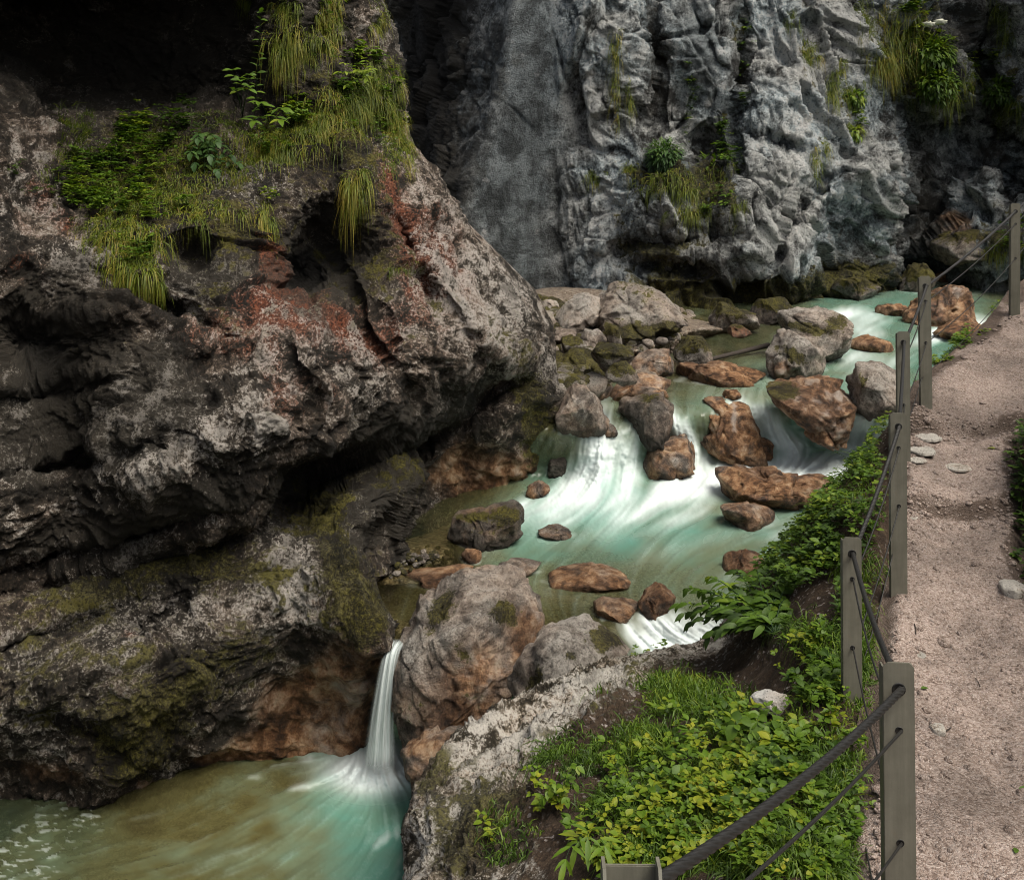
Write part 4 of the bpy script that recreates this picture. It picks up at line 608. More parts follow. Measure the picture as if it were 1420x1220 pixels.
for (lab, pts, Yq, kw) in (('grey rubble stone left behind the pale slab', [(738, 428), (752, 418), (776, 420), (786, 432), (760, 442)], 25.2, dict(pale=.5)),
    ('dark rubble stone on the far gravel by the cliff nose', [(762, 470), (772, 456), (790, 458), (798, 472), (778, 480)], 21.2, dict(dark=.3)),
    ('rounded mossy rock at the foot of the far wall', [(985, 442), (1000, 424), (1024, 420), (1046, 434), (1050, 456), (1010, 460)], 25, dict(moss=1.)),
    ('dark mossy rock right of the rounded one under the wall', [(1040, 440), (1060, 416), (1090, 414), (1108, 428), (1100, 446), (1060, 452)], 26.2, dict(moss=.8, dark=.5)),
    ('mossy shelf rock where wall meets river', [(1140, 412), (1165, 388), (1200, 384), (1226, 396), (1222, 412), (1180, 420)], 30, dict(moss=.9, dark=.2)),
    ('overhanging mossy block at the upstream bend', [(1296, 360), (1310, 338), (1350, 322), (1390, 330), (1396, 352), (1340, 366)], 31.5, dict(moss=.7, tan=.3))):
    b(lab, pts, None, 5, .8, .72, Y=Yq, sink=1.3, group=HG, **kw)
for (lab, pts, cn, kw) in (('small wet brown stone left of the dark pointed boulder', [(828, 596), (838, 586), (852, 588), (858, 600), (842, 606)], 605, dict(tan=.5, dark=.4)),
    ('dark stone under the cliff nose beside the left cascade', [(758, 652), (764, 632), (780, 626), (788, 646), (778, 664)], 662, dict(dark=.6, tan=.3)),
    ('rounded brown stone at the cliff foot left of the left cascade', [(728, 682), (740, 668), (758, 668), (762, 682), (744, 690)], 688, dict(tan=.8)),
    ('flat stone just under the surface right of the square mossy boulder', [(745, 738), (760, 731), (785, 732), (798, 740), (770, 745)], 743, dict(tan=.5, moss=.3)),
    ('yellowish flat stone awash below the square mossy boulder', [(690, 788), (710, 780), (740, 782), (752, 790), (720, 796)], 793, dict(tan=.6)),
    ('small tan stone above the flat orange ledge', [(1000, 548), (1008, 540), (1022, 541), (1030, 550), (1012, 554)], 553, dict(tan=.8)),
    ('tan stone at the brink between the two fall boulders', [(738, 902), (752, 890), (790, 886), (806, 896), (780, 908)], 906, dict(tan=.9)),
    ('small brown stone behind the long low reddish boulder', [(1012, 652), (1020, 645), (1034, 646), (1038, 654), (1022, 658)], 657, dict(tan=.7, dark=.3)),
    ('small grey stone in the upper rapids left of the tan one', [(1150, 455), (1160, 449), (1172, 452), (1174, 459), (1158, 462)], 461, dict(pale=.3))):
    b(lab, pts, cn, 5, .8, .75, group=RG, cuts=8, **kw)
b('smooth brown stones ledge under the big boulder at the lower pool', [(555, 1060), (575, 1040), (605, 1030), (625, 1025), (650, 1010), (665, 1030), (640, 1075), (600, 1120), (560, 1130)], None, 5, .8, .75, tan=.7, dark=.2, Y=11.0, sink=1.5)
b('white limestone rock lying in the green bank', [(1044, 984), (1052, 970), (1080, 966), (1098, 972), (1094, 988), (1070, 994)], None, 5, .8, .6, pale=1.4, Y=float(look(BANK, 1072, 990)[0][1])-.04, cat='rock', name='rock', mat=M_WHITE, sink=1.)
# foam where the current breaks on the boulders
me_ = RIVER.data; co_ = np.empty(len(me_.vertices)*3, np.float32); me_.vertices.foreach_get('co', co_); co_ = co_.reshape(-1, 3); wpx_ = CX+F*co_[:, 0]/co_[:, 1]; wpy_ = HZ-F*co_[:, 2]/co_[:, 1]
fa = np.empty(len(co_), np.float32); me_.attributes['foam'].data.foreach_get('value', fa); add_ = np.zeros(len(co_))
nz_ = noise3(np.stack([wpx_/14, wpy_/7, 0*wpx_], -1), 66)
for pts in RINGS:
    x0, y0 = pts.min(0)-26; x1, y1 = pts.max(0)+26; m_ = np.nonzero((wpx_ > x0) & (wpx_ < x1) & (wpy_ > y0) & (wpy_ < y1))[0]
    d_, _, _ = poly_sd(wpx_[m_], wpy_[m_], pts); low = sstep(pts[:, 1].mean()-.2*np.ptp(pts[:, 1]), pts[:, 1].max(), wpy_[m_])
    add_[m_] = np.maximum(add_[m_], np.exp(-(np.maximum(d_, 0)/5.)**2)*(.42+.5*nz_[m_])*(.35+.65*low)*.75)
me_.attributes['foam'].data.foreach_set('value', np.maximum(fa, np.clip(add_, 0, 1).astype(np.float32)*.8+fa*.4).astype(np.float32))
# loose pebbles and cobbles on the gravel bars: nobody could count them
def scatter_stones(name, P, r, mat, sub=3, tanv=.4, flat=.7):
    V, Fc = ICO[3]; Vo = []; Fo = []; at = {k: [] for k in ('moss', 'tan', 'dark', 'pale', 'rust')}
    if sub == 2: V, Fc = ico(2)
    for k, (p, q) in enumerate(zip(P, r)):
        S_ = V*np.array([RNG.uniform(.7, 1.3), RNG.uniform(.7, 1.3), flat*RNG.uniform(.7, 1.2)])*q; a = RNG.uniform(0, 6.28); c_, s_ = math.cos(a), math.sin(a)
        S_ = S_*(1+.35*noise3((V*1.1+k*3.7).astype(np.float32), k % 97)[:, None]); S_ = np.stack([S_[:, 0]*c_-S_[:, 1]*s_, S_[:, 0]*s_+S_[:, 1]*c_, S_[:, 2]], -1)+p
        Fo.append(Fc+len(V)*k); Vo.append(S_); m = len(V)
        for kk, vv in (('moss', RNG.uniform(0, 1.) if tanv < .2 else 0), ('tan', RNG.uniform(-.3, 1)*tanv*2), ('dark', RNG.uniform(0, .3)), ('pale', RNG.uniform(0, .8)), ('rust', 0)): at[kk].append(np.full(m, vv))
    o = mesh_obj(name, np.concatenate(Vo), np.concatenate(Fo), mat, {k: np.concatenate(v) for k, v in at.items()}); o['kind'] = 'stuff'; return o
PS = []; RS = []
for (cx_, cy_, rx_, ry_, n_, r0, r1) in ((790, 460, 60, 40, 150, .05, .30), (850, 490, 70, 36, 120, .05, .28), (780, 520, 40, 30, 90, .06, .28), (760, 430, 50, 14, 70, .1, .4), (940, 450, 40, 24, 50, .06, .24), (595, 776, 55, 18, 160, .03, .075), (950, 470, 40, 20, 20, .06, .16), (900, 535, 50, 10, 30, .05, .14)):
    for _ in range(n_):
        px_, py_ = cx_+RNG.normal()*rx_*.6, cy_+RNG.normal()*ry_*.6
        if py_ < 412: continue
        Yq, zq = at_river(px_, py_); zb = zq-.55+float(min(blobs(np.array([px_]), np.array([py_]), [(585, 772, 75, 26, -12, .62), (540, 800, 40, 16, 0, .5), (870, 450, 110, 46, 8, 1.2), (790, 510, 70, 60, 0, 1.0), (800, 430, 90, 30, 0, .8), (760, 470, 50, 60, 0, .7)])[0], .9))
        Yq = -zb*F/(py_-HZ); PS.append(W(px_, py_, Yq)); RS.append(RNG.uniform(r0, r1)*RNG.uniform(.4, 1))
o = scatter_stones('gravel_cobbles', PS, RS, M_BOULD, 2, .12, .8); tag(o, 'loose grey and tan cobbles strewn over the gravel bars', 'cobbles')

# ================================================================== FENCE
def steel():
    t = NT('olive_painted_steel'); p = t.n('TexCoord', out=3); n = t.noise(p, 6, 6, .65); f = t.noise(p, 90, 4, .7); sv = t.noise(t.n('VectorMath', {0: p, 1: (30, 30, 2.2)}, operation='MULTIPLY'), 1., 5, .65)
    c = t.ramp(t.mt('ADD', t.mt('MULTIPLY', n, .5), t.mt('MULTIPLY', sv, .5)), ((.3, (.085, .08, .06)), (.55, (.15, .142, .11)), (.75, (.21, .20, .16))))
    c = t.mix(t.mr(f, .66, .74), c, (.06, .05, .035)); c = t.mix(t.mt('MULTIPLY', t.mr(n, .58, .7), .35), c, (.12, .075, .045))
    return t.done(t.bsdf(Base_Color=c, Roughness=t.mt('ADD', .38, t.mt('MULTIPLY', n, .25)), Metallic=.15, Specular_IOR_Level=.4, Normal=t.n('Bump', {'Strength': .15, 'Distance': .003, 'Height': f})))
M_STEEL = steel()
def dark_steel():
    t = NT('dark_wire_rope'); p = t.n('TexCoord', out=3); f = t.noise(p, 60, 5, .7)
    return t.done(t.bsdf(Base_Color=t.mix(f, (.008, .008, .0075), (.038, .036, .033)), Roughness=.5, Metallic=.4, Specular_IOR_Level=.5))
M_ROPE = dark_steel()
POSTS = [  # px, top row, distance, turn, height, label
    (864, 1181, 1.75, 180, 1.15, 'nearest grey steel channel post, only its open top in view at the bottom edge'),
    (1251, 918, 3.30, -6, 1.15, 'tall olive steel post carrying the thick rope beside the gravel path'),
    (1183, 745, 5.40, -5, 1.12, 'olive steel post standing in green plants left of the path'),
    (1247, 573, 6.40, -9, 1.10, 'olive steel post with grass at its foot by the pale path edge stones'),
    (1254, 460, 8.10, -8, 1.15, 'olive steel post partly hidden behind the post in front'),
    (1285, 383, 8.95, -6, 1.14, 'olive steel post at the upper path step before the grey speckled boulder'),
    (1408, 282, 10.8, -4, 1.22, 'farthest olive steel post at the top of the path')]
HOLES = (.088, .222, .59)
def channel_post(px, py, Y, rz, H, label, first):
    top = W(px, py, Y); root = empty('fence_post', (top[0], top[1], top[2]-H)); root.rotation_euler = (math.radians(random.uniform(-.6, .6)), math.radians(random.uniform(-.7, .4)), math.radians(rz)); tag(root, label, 'post', 'posts of the path railing')
    w_, d_, th, c_ = .05, .045, .006, .016
    def plate(name, prof, y0, y1):
        bm = bmesh.new(); A = [bm.verts.new((x, y0, z)) for x, z in prof]; B = [bm.verts.new((x, y1, z)) for x, z in prof]; n = len(prof)
        bm.faces.new(A); bm.faces.new(B[::-1])
        for i in range(n): bm.faces.new((A[i], B[i], B[(i+1) % n], A[(i+1) % n]))
        bmesh.ops.recalc_face_normals(bm, faces=bm.faces); bmesh.ops.bevel(bm, geom=[e for e in bm.edges if abs(e.verts[0].co.y-e.verts[1].co.y) < 1e-6], offset=.0016, segments=2, affect='EDGES')
        me = bpy.data.meshes.new(name); bm.to_mesh(me); bm.free(); me.materials.append(M_STEEL)
        for p in me.polygons: p.use_smooth = False
        o = bpy.data.objects.new(name, me); COL.objects.link(o); o.parent = root; return o
    ears = rz == 180
    prof = [(-w_, -.35), (w_, -.35), (w_, H-.016), (-w_, H-.016)] if ears else [(-w_, -.35), (w_, -.35), (w_, H-c_), (w_-c_, H), (-w_+c_, H), (-w_, H-c_)]
    web = plate('web', prof, 0, th)
    for s in (-1, 1):
        bm = bmesh.new(); x0, x1 = (s*w_-th, s*w_) if s > 0 else (s*w_, s*w_+th); zt = H if ears else H-c_-.002
        pr = [(th+.0005, -.35), (th+d_, -.35), (th+d_, zt-.02), (th+d_-.012, zt), (th+.0005, zt)]
        A = [bm.verts.new((x0, y, z)) for y, z in pr]; B = [bm.verts.new((x1, y, z)) for y, z in pr]; bm.faces.new(A); bm.faces.new(B[::-1])
        for i in range(5): bm.faces.new((A[i], B[i], B[(i+1) % 5], A[(i+1) % 5]))
        bmesh.ops.recalc_face_normals(bm, faces=bm.faces); me = bpy.data.meshes.new('flange'); bm.to_mesh(me); bm.free(); me.materials.append(M_STEEL)
        o = bpy.data.objects.new('flange', me); COL.objects.link(o); o.parent = root
    for dz, r in zip(HOLES, (.0175, .010, .010)):      # dark discs with rims, imitating the dark of open rope holes
        u = np.linspace(0, 2*math.pi, 25)[:-1]; rings = []
        for rr, yy in ((.1*r, -.0008), (r*.98, -.0008), (r*1.12, -.003), (r*1.28, -.0005)): rings.append(np.stack([rr*np.cos(u), 0*u+yy, H-dz+rr*np.sin(u)], -1))
        V = np.concatenate(rings); Fq = [[k*24+i, k*24+(i+1) % 24, (k+1)*24+(i+1) % 24, (k+1)*24+i] for k in range(3) for i in range(24)]
        mesh_obj('dark_hole_disc', V, np.array(Fq), M_ROPE, parent=root)
    return root
post_objs = [channel_post(*p, i == 0) for i, p in enumerate(POSTS)]
def hole(i, k):
    px, py, Y = POSTS[i][:3]; t_ = W(px, py, Y); return t_-np.array([0, 0, HOLES[k]])
def tube(name, pts, r, strands=0, pitch=.075, seg=12, step=.02, mat=None):
    pts = np.asarray(pts, float); L = np.concatenate([[0], np.cumsum(np.linalg.norm(np.diff(pts, axis=0), axis=1))]); n = max(4, int(L[-1]/step)); s = np.linspace(0, L[-1], n)
    C = np.stack([np.interp(s, L, pts[:, k]) for k in range(3)], -1); T = np.gradient(C, axis=0); T /= np.linalg.norm(T, axis=1, keepdims=True)
    A = np.cross(T, [0, 0, 1.]); A /= np.linalg.norm(A, axis=1, keepdims=True)+1e-9; B = np.cross(T, A); u = np.linspace(0, 2*math.pi, seg, endpoint=False)
    ra = r*np.ones((n, seg)) if np.isscalar(r) else np.interp(s/L[-1], np.linspace(0, 1, len(r)), r)[:, None]*np.ones((n, seg))
    if strands: ra = ra*(.78+.26*np.abs(np.cos((u[None]*strands-2*math.pi*s[:, None]/pitch*strands/3.)/2)))
    V = C[:, None]+ra[..., None]*(np.cos(u)[None, :, None]*A[:, None]+np.sin(u)[None, :, None]*B[:, None]); i = np.arange(n*seg).reshape(n, seg); j = np.roll(i, -1, 1)
    return mesh_obj(name, V.reshape(-1, 3), np.stack([i[:-1], j[:-1], j[1:], i[1:]], -1).reshape(-1, 4), mat or M_ROPE)
def span(a, c, sag, n=24):
    t = np.linspace(0, 1, n)[:, None]; p = a*(1-t)+c*t; p[:, 2] -= (4*sag*t*(1-t))[:, 0]; return p[:-1]
def rope(name, k, r, sags, label, cat, **kw):
    pts = []
    for i in range(6): pts.append(span(hole(i, k), hole(i+1, k), sags[i]))
    e_ = hole(6, k); pts.append(np.array([e_, e_+np.array([.9, 1.3, .2])])); pts = np.concatenate(pts); h0 = hole(0, k); pts = np.concatenate([[h0+(h0-pts[3])/np.linalg.norm(h0-pts[3])*.02], pts[1:]])
    o = tube(name, pts, r, **kw); return tag(o, label, cat)
rope('handrail_rope', 0, .012, (.035, .05, .03, .02, .02, .03), 'thick dark twisted wire rope threaded through the post tops', 'rope', strands=6, seg=36, step=.005)
rope('upper_railing_cable', 1, .0048, (.03, .09, .05, .03, .03, .04), 'thin dark cable strung just below the thick rope', 'cable')
rope('lower_railing_cable', 2, .0042, (.02, .05, .05, .03, .03, .05), 'thin dark cable strung at the middle of the posts', 'cable')

pts_ = []
for i_, (dz_, sg_) in enumerate(((.93, .02), (.95, .06), (.95, .05), (.9, .03), (.9, .03), (.9, .04), (.9, 0))):
    a_ = W(*POSTS[i_][:3])-np.array([.052, .02, dz_])
    if i_ < 6: pts_.append(span(a_, W(*POSTS[i_+1][:3])-np.array([.052, .02, (.93, .95, .95, .9, .9, .9, .9)[i_+1]]), sg_))
tag(tube('lowest_railing_cable', np.concatenate(pts_), .0036), 'thinnest slack cable strung lowest along the posts', 'cable')
# ================================================================== PLANTS
def rot_frames(D, U):
    D = D/(np.linalg.norm(D, axis=1, keepdims=True)+1e-9); S_ = np.cross(D, U); S_ /= np.linalg.norm(S_, axis=1, keepdims=True)+1e-9; N_ = np.cross(S_, D); return D, S_, N_
LT = np.array([0, .22, .5, .78, 1.]); LW = np.array([0, .78, 1., .62, 0])
def leaves(P, D, U, L, Wd, rnd, droop=.25, fold=.22):
    """N leaves: midrib and two halves, folded and bent"""
    n = len(P); D, S_, N_ = rot_frames(np.asarray(D, float), np.asarray(U, float)); L = np.broadcast_to(L, n)[:, None]; Wd = np.broadcast_to(Wd, n)[:, None]; V = []
    for t_ in LT: V.append(P+D*L*t_-N_*L*droop*t_*t_)
    for sgn in (-1, 1):
        for t_, w_ in zip(LT[1:4], LW[1:4]): V.append(P+D*L*(t_+.0)-N_*L*droop*t_*t_+sgn*S_*Wd*.5*w_+N_*Wd*.5*w_*fold)
    V = np.stack(V, 1); base = (np.arange(n)*11)[:, None]
    q = np.array([[1, 2, 6, 5], [2, 3, 7, 6], [2, 1, 8, 9], [3, 2, 9, 10]]); t3 = np.array([[0, 1, 5], [3, 4, 7], [1, 0, 8], [4, 3, 10]])
    return V.reshape(-1, 3), [(base[:, :, None]+q[None]).reshape(-1, 4), (base[:, :, None]+t3[None]).reshape(-1, 3)], np.repeat(rnd, 11)
def grass(P, D, L, w, droop, rnd, ns=5):
    n = len(P); L = np.broadcast_to(L, n)[:, None]; w = np.broadcast_to(w, n)[:, None]; droop = np.broadcast_to(droop, n)[:, None]; D = D/np.linalg.norm(D, axis=1, keepdims=True)
    side = np.cross(D, RNG.normal(size=(n, 3))); side /= np.linalg.norm(side, axis=1, keepdims=True)+1e-9; V = []; R = []
    for k in range(ns):
        t_ = k/(ns-1); c = P+D*L*t_*(1-.25*droop*t_)-np.array([0, 0, 1.])*L*droop*t_*t_*.9; wd = w*(1-t_)**.7*.5+.0004
        V += [c-side*wd, c+side*wd]; R += [rnd-.12*(1-t_)+.18*t_]*2
    V = np.stack(V, 1); base = (np.arange(n)*2*ns)[:, None]; q = np.array([[2*k, 2*k+1, 2*k+3, 2*k+2] for k in range(ns-1)])
    return V.reshape(-1, 3), [(base[:, :, None]+q[None]).reshape(-1, 4)], np.stack(R, 1).ravel()
class Acc:
    def __init__(s): s.V = []; s.F = {3: [], 4: []}; s.R = []; s.n = 0
    def add(s, g):
        V, Fs, R = g; s.V.append(V); s.R.append(R)
        for f in Fs: s.F[f.shape[1]].append(f+s.n)
        s.n += len(V)
    def obj(s, name, mat, parent=None, loc=None):
        return mesh_obj(name, np.concatenate(s.V), [np.concatenate(s.F[k]) for k in (3, 4) if s.F[k]], mat, {'rnd': np.concatenate(s.R)}, parent=parent, loc=loc)
def on(S, px, py):
    P = np.empty((len(px), 3)); N = np.empty((len(px), 3))
    for i, (a, c) in enumerate(zip(px, py)): P[i], N[i] = look(S, a, c)
    return P, N
def pick(cx, cy, rx, ry, n, rot=0):
    """n places in an oval patch, gathered in tufts"""
    k = max(3, n//22); c0 = RNG.normal(size=(k, 2))*.55; idx = RNG.integers(0, k, n); q = c0[idx]+RNG.normal(size=(n, 2))*.13; fr = RNG.random(n) < .35; q[fr] = (RNG.random((int(fr.sum()), 2))*2-1)*.9; c, s = math.cos(math.radians(rot)), math.sin(math.radians(rot))
    u, v = q[:, 0]*rx, q[:, 1]*ry; X_, Y_ = cx+u*c-v*s, cy+u*s+v*c; ok = ((X_-1072)/38)**2+((Y_-982)/26)**2 > 1
    return X_[ok], Y_[ok], idx[ok]
def grass_patch(A, S, cx, cy, rx, ry, n, L, w, droop, up=.8, out=.6, rnd=(.1, .9), rot=0):
    px, py, idx = pick(cx, cy, rx, ry, n, rot); P, N = on(S, px, py); m = np.abs(P[:, 1]-np.median(P[:, 1])) < 1.8; P, N, idx = P[m], N[m], idx[m]; n = len(P)
    tl = RNG.normal(size=(idx.max()+1, 3))*.35; tr = RNG.uniform(*rnd, idx.max()+1); ts = RNG.uniform(.65, 1.15, idx.max()+1)
    D = N*out+np.array([0, 0, up])+tl[idx]+RNG.normal(size=(n, 3))*.38
    A.add(grass(P-N*.01, D, L*ts[idx]*RNG.uniform(.45, 1.1, n), w*RNG.uniform(.7, 1.3, n), droop*RNG.uniform(.6, 1.4, n), np.clip(tr[idx]+RNG.normal(size=n)*.14, 0, 1)))
def leaf_patch(A, S, cx, cy, rx, ry, n, L, asp=.6, h=.12, rnd=(.1, .9), rot=0, droop=.3, per=5):
    """low plants: short stalks each with a few spread leaves"""
    k = max(2, n//per); px, py, idx = pick(cx, cy, rx, ry, k, rot); P, N = on(S, px, py); m = np.abs(P[:, 1]-np.median(P[:, 1])) < 1.6; P, N = P[m], N[m]; k = len(P)
    G = P+N*h*.4*RNG.uniform(.2, 1.2, (k, 1))+np.array([0, 0, h])*RNG.uniform(.2, 1.1, (k, 1)); br = RNG.uniform(*rnd, k); sz = L*RNG.uniform(.4, 1.45, k)
    for j in range(per):
        a = RNG.uniform(0, 6.28, k); D = np.stack([np.cos(a), np.sin(a), RNG.uniform(-.15, .5, k)], -1)+N*.3
        A.add(leaves(G+D*sz[:, None]*.15, D, np.tile([0, 0, 1.], (k, 1))+RNG.normal(size=(k, 3))*.25, sz*RNG.uniform(.7, 1.1, k), sz*asp*RNG.uniform(.8, 1.1, k), np.clip(br+RNG.normal(size=k)*.1, 0, 1), droop))

# ---- left ledge
A = Acc()
for (cx, cy, rx, ry, n, L, dr, up, out, rn) in ((185, 340, 38, 40, 1300, .42, 1.5, .4, .8, (.2, .9)), (225, 262, 60, 28, 1300, .36, 1.3, .5, .8, (.1, .75)), (150, 255, 45, 25, 500, .28, 1., .7, .5, (.1, .6)), (372, 205, 36, 24, 900, .42, 1.4, .5, .8, (.25, .95)), (300, 285, 26, 14, 240, .26, 1.4, .3, .8, (.2, .9)), (98, 195, 24, 22, 260, .34, .5, 1., .4, (0, .5)), (432, 178, 28, 24, 600, .36, 1.2, .5, .8, (.2, .9)), (472, 160, 28, 40, 900, .38, 1.3, .5, .8, (.2, .95)), (508, 125, 22, 44, 600, .36, 1.3, .5, .8, (.1, .8)), (540, 195, 18, 44, 700, .36, 1.3, .4, .8, (.2, .9)), (452, 20, 16, 60, 420, .30, 1.4, .4, .8, (.4, .95)), (432, 60, 10, 24, 160, .26, 1.4, .4, .8, (.4, .95)), (402, 60, 16, 30, 320, .38, 1.5, .3, .8, (.4, 1.)), (490, 262, 12, 24, 200, .40, 1.6, .2, .8, (.4, 1.)), (556, 214, 16, 24, 260, .32, 1.4, .4, .8, (.3, .95)), (556, 372, 22, 5, 140, .14, .9, .7, .5, (.2, .7)), (370, 300, 8, 24, 150, .42, 1.7, .2, .8, (.4, 1.)), (268, 292, 20, 12, 160, .28, 1.4, .3, .8, (.3, .9)), (310, 180, 60, 14, 320, .26, .8, .8, .5, (0, .5)), (200, 200, 60, 16, 340, .24, .8, .8, .5, (0, .5)), (520, 20, 10, 40, 120, .3, 1.4, .4, .8, (.3, .9)), (535, 110, 10, 30, 160, .3, 1.3, .4, .8, (.2, .8)), (395, 15, 16, 14, 160, .3, 1.4, .4, .8, (.3, .9)), (225, 400, 10, 6, 50, .2, 1.4, .3, .8, (.2, .8)), (330, 1, 8, 8, 60, .25, 1.4, .3, .8, (.4, .9)), (300, 230, 60, 20, 600, .26, 1.2, .6, .8, (.2, .8)), (260, 215, 80, 20, 600, .24, 1., .7, .7, (.2, .7)), (130, 225, 50, 24, 420, .24, 1., .8, .6, (.2, .7)), (150, 310, 36, 24, 500, .32, 1.3, .5, .8, (.3, .9)), (400, 190, 60, 20, 500, .28, 1.2, .6, .8, (.3, .9))):
    grass_patch(A, CLIFF, cx, cy, rx, ry, int(n*2.4), L*.92, .010, dr, up, out, rn)
o = A.obj('hanging_grass', M_GRASS); tag(o, 'yellow green grass hanging over the ledge of the mottled cliff', 'grass', kind='stuff')
A = Acc()
for (cx, cy, rx, ry, n, L, rn) in ((185, 195, 30, 16, 330, .085, (.3, .9)), (150, 222, 40, 14, 360, .07, (.2, .7)), (145, 262, 50, 22, 520, .07, (.3, .8)), (245, 190, 30, 16, 240, .08, (0, .5)), (145, 290, 30, 12, 220, .06, (.3, .9)), (470, 130, 20, 24, 200, .08, (.2, .8)), (520, 150, 16, 40, 260, .07, (.3, .8)), (410, 155, 16, 8, 90, .09, (.4, .9)), (375, 278, 10, 6, 60, .06, (.5, 1.)), (495, 85, 24, 12, 200, .09, (.5, 1.)), (70, 250, 18, 10, 60, .06, (.1, .5)), (258, 165, 14, 10, 60, .07, (0, .4)), (30, 240, 10, 10, 40, .06, (.1, .5)), (185, 345, 36, 36, 260, .05, (.2, .8)), (450, 40, 18, 60, 200, .06, (.3, .9)), (475, 165, 26, 36, 260, .055, (.2, .8)), (540, 190, 16, 40, 160, .055, (.2, .8)), (372, 205, 30, 20, 160, .055, (.2, .8)), (210, 225, 60, 20, 500, .075, (.3, .9)), (120, 250, 40, 30, 400, .07, (.4, .9)), (400, 170, 40, 12, 240, .07, (.4, .9)), (180, 285, 50, 16, 300, .065, (.4, .9))):
    leaf_patch(A, CLIFF, cx, cy, rx, ry, int(n*1.8), L, .5, .16, rn)
o = A.obj('ledge_undergrowth', M_LEAF); tag(o, 'low leafy green undergrowth covering the cliff ledge', 'undergrowth', kind='stuff')
def stem_plant(name, label, S, base, tips, nl, L, asp, mat, cat='plant', group=None, lift=.25, rnd=(.2, .8), sw=.006, droop=.3, sag=.1, start=.25, pairs=True):
    """stems from one foot, leaves set along them; tips are (px, py, depth offset) the stems reach for"""
    p0, n0 = look(S, *base); root = empty(name, p0); tag(root, label, cat, group); SV = Acc(); LV = Acc()
    for (tx, ty, dy) in tips:
        e_ = W(tx, ty, p0[1]+dy); mid = (p0+e_)/2+n0*lift*np.linalg.norm(e_-p0)+np.array([0, 0, sag]); t_ = np.linspace(0, 1, 14)[:, None]; C = p0*(1-t_)**2+mid*2*t_*(1-t_)+e_*t_**2
        T = np.gradient(C, axis=0); T /= np.linalg.norm(T, axis=1, keepdims=True)
        A1 = np.cross(T, [0.3, 1, .2]); A1 /= np.linalg.norm(A1, axis=1, keepdims=True); B1 = np.cross(T, A1); u = np.linspace(0, 6.283, 6)[:-1]; rr = (sw*(1-.7*t_))[:, :, None]
        V = C[:, None]+rr*(np.cos(u)[None, :, None]*A1[:, None]+np.sin(u)[None, :, None]*B1[:, None]); i = np.arange(70).reshape(14, 5); j = np.roll(i, -1, 1)
        SV.add((V.reshape(-1, 3), [np.stack([i[:-1], j[:-1], j[1:], i[1:]], -1).reshape(-1, 4)], np.full(70, .1)))
        q = np.linspace(start, 1., nl); ci = np.stack([np.interp(q, t_[:, 0], C[:, k]) for k in range(3)], -1); Ti = np.stack([np.interp(q, t_[:, 0], T[:, k]) for k in range(3)], -1)
        sd = np.cross(Ti, [0, 0, 1.]); sd /= np.linalg.norm(sd, axis=1, keepdims=True)+1e-6; r0 = RNG.uniform(*rnd)
        for sg in ((-1, 1) if pairs else (RNG.choice([-1, 1]),)):
            D = Ti*.55+sd*sg*RNG.uniform(.6, 1., (nl, 1))+RNG.normal(size=(nl, 3))*.25; z = np.tile([0, -.35, 1.], (nl, 1))+RNG.normal(size=(nl, 3))*.25; s_ = L*RNG.uniform(.7, 1.15, nl)*(1-.25*q)
            LV.add(leaves(ci, D, z, s_, s_*asp, np.clip(r0+RNG.normal(size=nl)*.12, 0, 1), droop))
        LV.add(leaves(ci[-1:], Ti[-1:], np.array([[0, -.3, 1.]]), np.array([L]), np.array([L*asp]), np.array([r0]), droop))
    SV.obj('stem', M_LEAFD, root, None); LV.obj('foliage', mat, root, None)
    for ch in root.children: ch.matrix_parent_inverse = Matrix.Translation(-Vector(p0))
    return root
stem_plant('leafy_plant', 'blue green broad leaved plant spilling over the cliff ledge', CLIFF, (285, 205), [(275, 190, -.5), (300, 195, -.6), (320, 215, -.5), (270, 225, -.6), (300, 235, -.7), (285, 255, -.6), (310, 250, -.6), (265, 210, -.6), (325, 235, -.5), (290, 215, -.7), (295, 268, -.6), (330, 225, -.5)], 6, .15, .55, M_LEAFD, rnd=(.4, .9))
stem_plant('climbing_sapling', 'tall thin sapling with small paired leaves against the dark cave', CLIFF, (345, 165), [(362, 18, -1.6)], 16, .13, .5, M_LEAF, rnd=(.35, .55), start=.12, lift=.02, sag=0)
stem_plant('leafy_plant', 'plant with large round leaves at the foot of the tall sapling', CLIFF, (338, 165), [(322, 98, -1.5), (345, 104, -1.5), (326, 124, -1.5), (346, 120, -1.5), (334, 112, -1.6)], 2, .17, .62, M_LEAF, rnd=(.5, .7), start=.85, lift=.02)
stem_plant('leafy_plant', 'yellow green rosette of long leaves on the ledge', CLIFF, (370, 165), [(360, 142, -1.2), (392, 150, -1.2), (352, 168, -1.3), (388, 166, -1.3)], 2, .24, .36, M_LEAFY, rnd=(.3, .6), start=.7, lift=.02)
stem_plant('leafy_plant', 'light green leafy herb at the crest of the rib beside the ledge', CLIFF, (488, 112), [(478, 88, -.5), (505, 82, -.5), (515, 95, -.5), (470, 100, -.6), (495, 98, -.7), (482, 118, -.6), (508, 110, -.5)], 5, .12, .5, M_LEAF, rnd=(.6, .95))
stem_plant('leafy_plant', 'pale leafy sprig right of the yellow green rosette', CLIFF, (405, 165), [(398, 146, -.7), (415, 142, -.7), (422, 152, -.7), (404, 156, -.8)], 5, .09, .5, M_LEAF, rnd=(.5, .8))

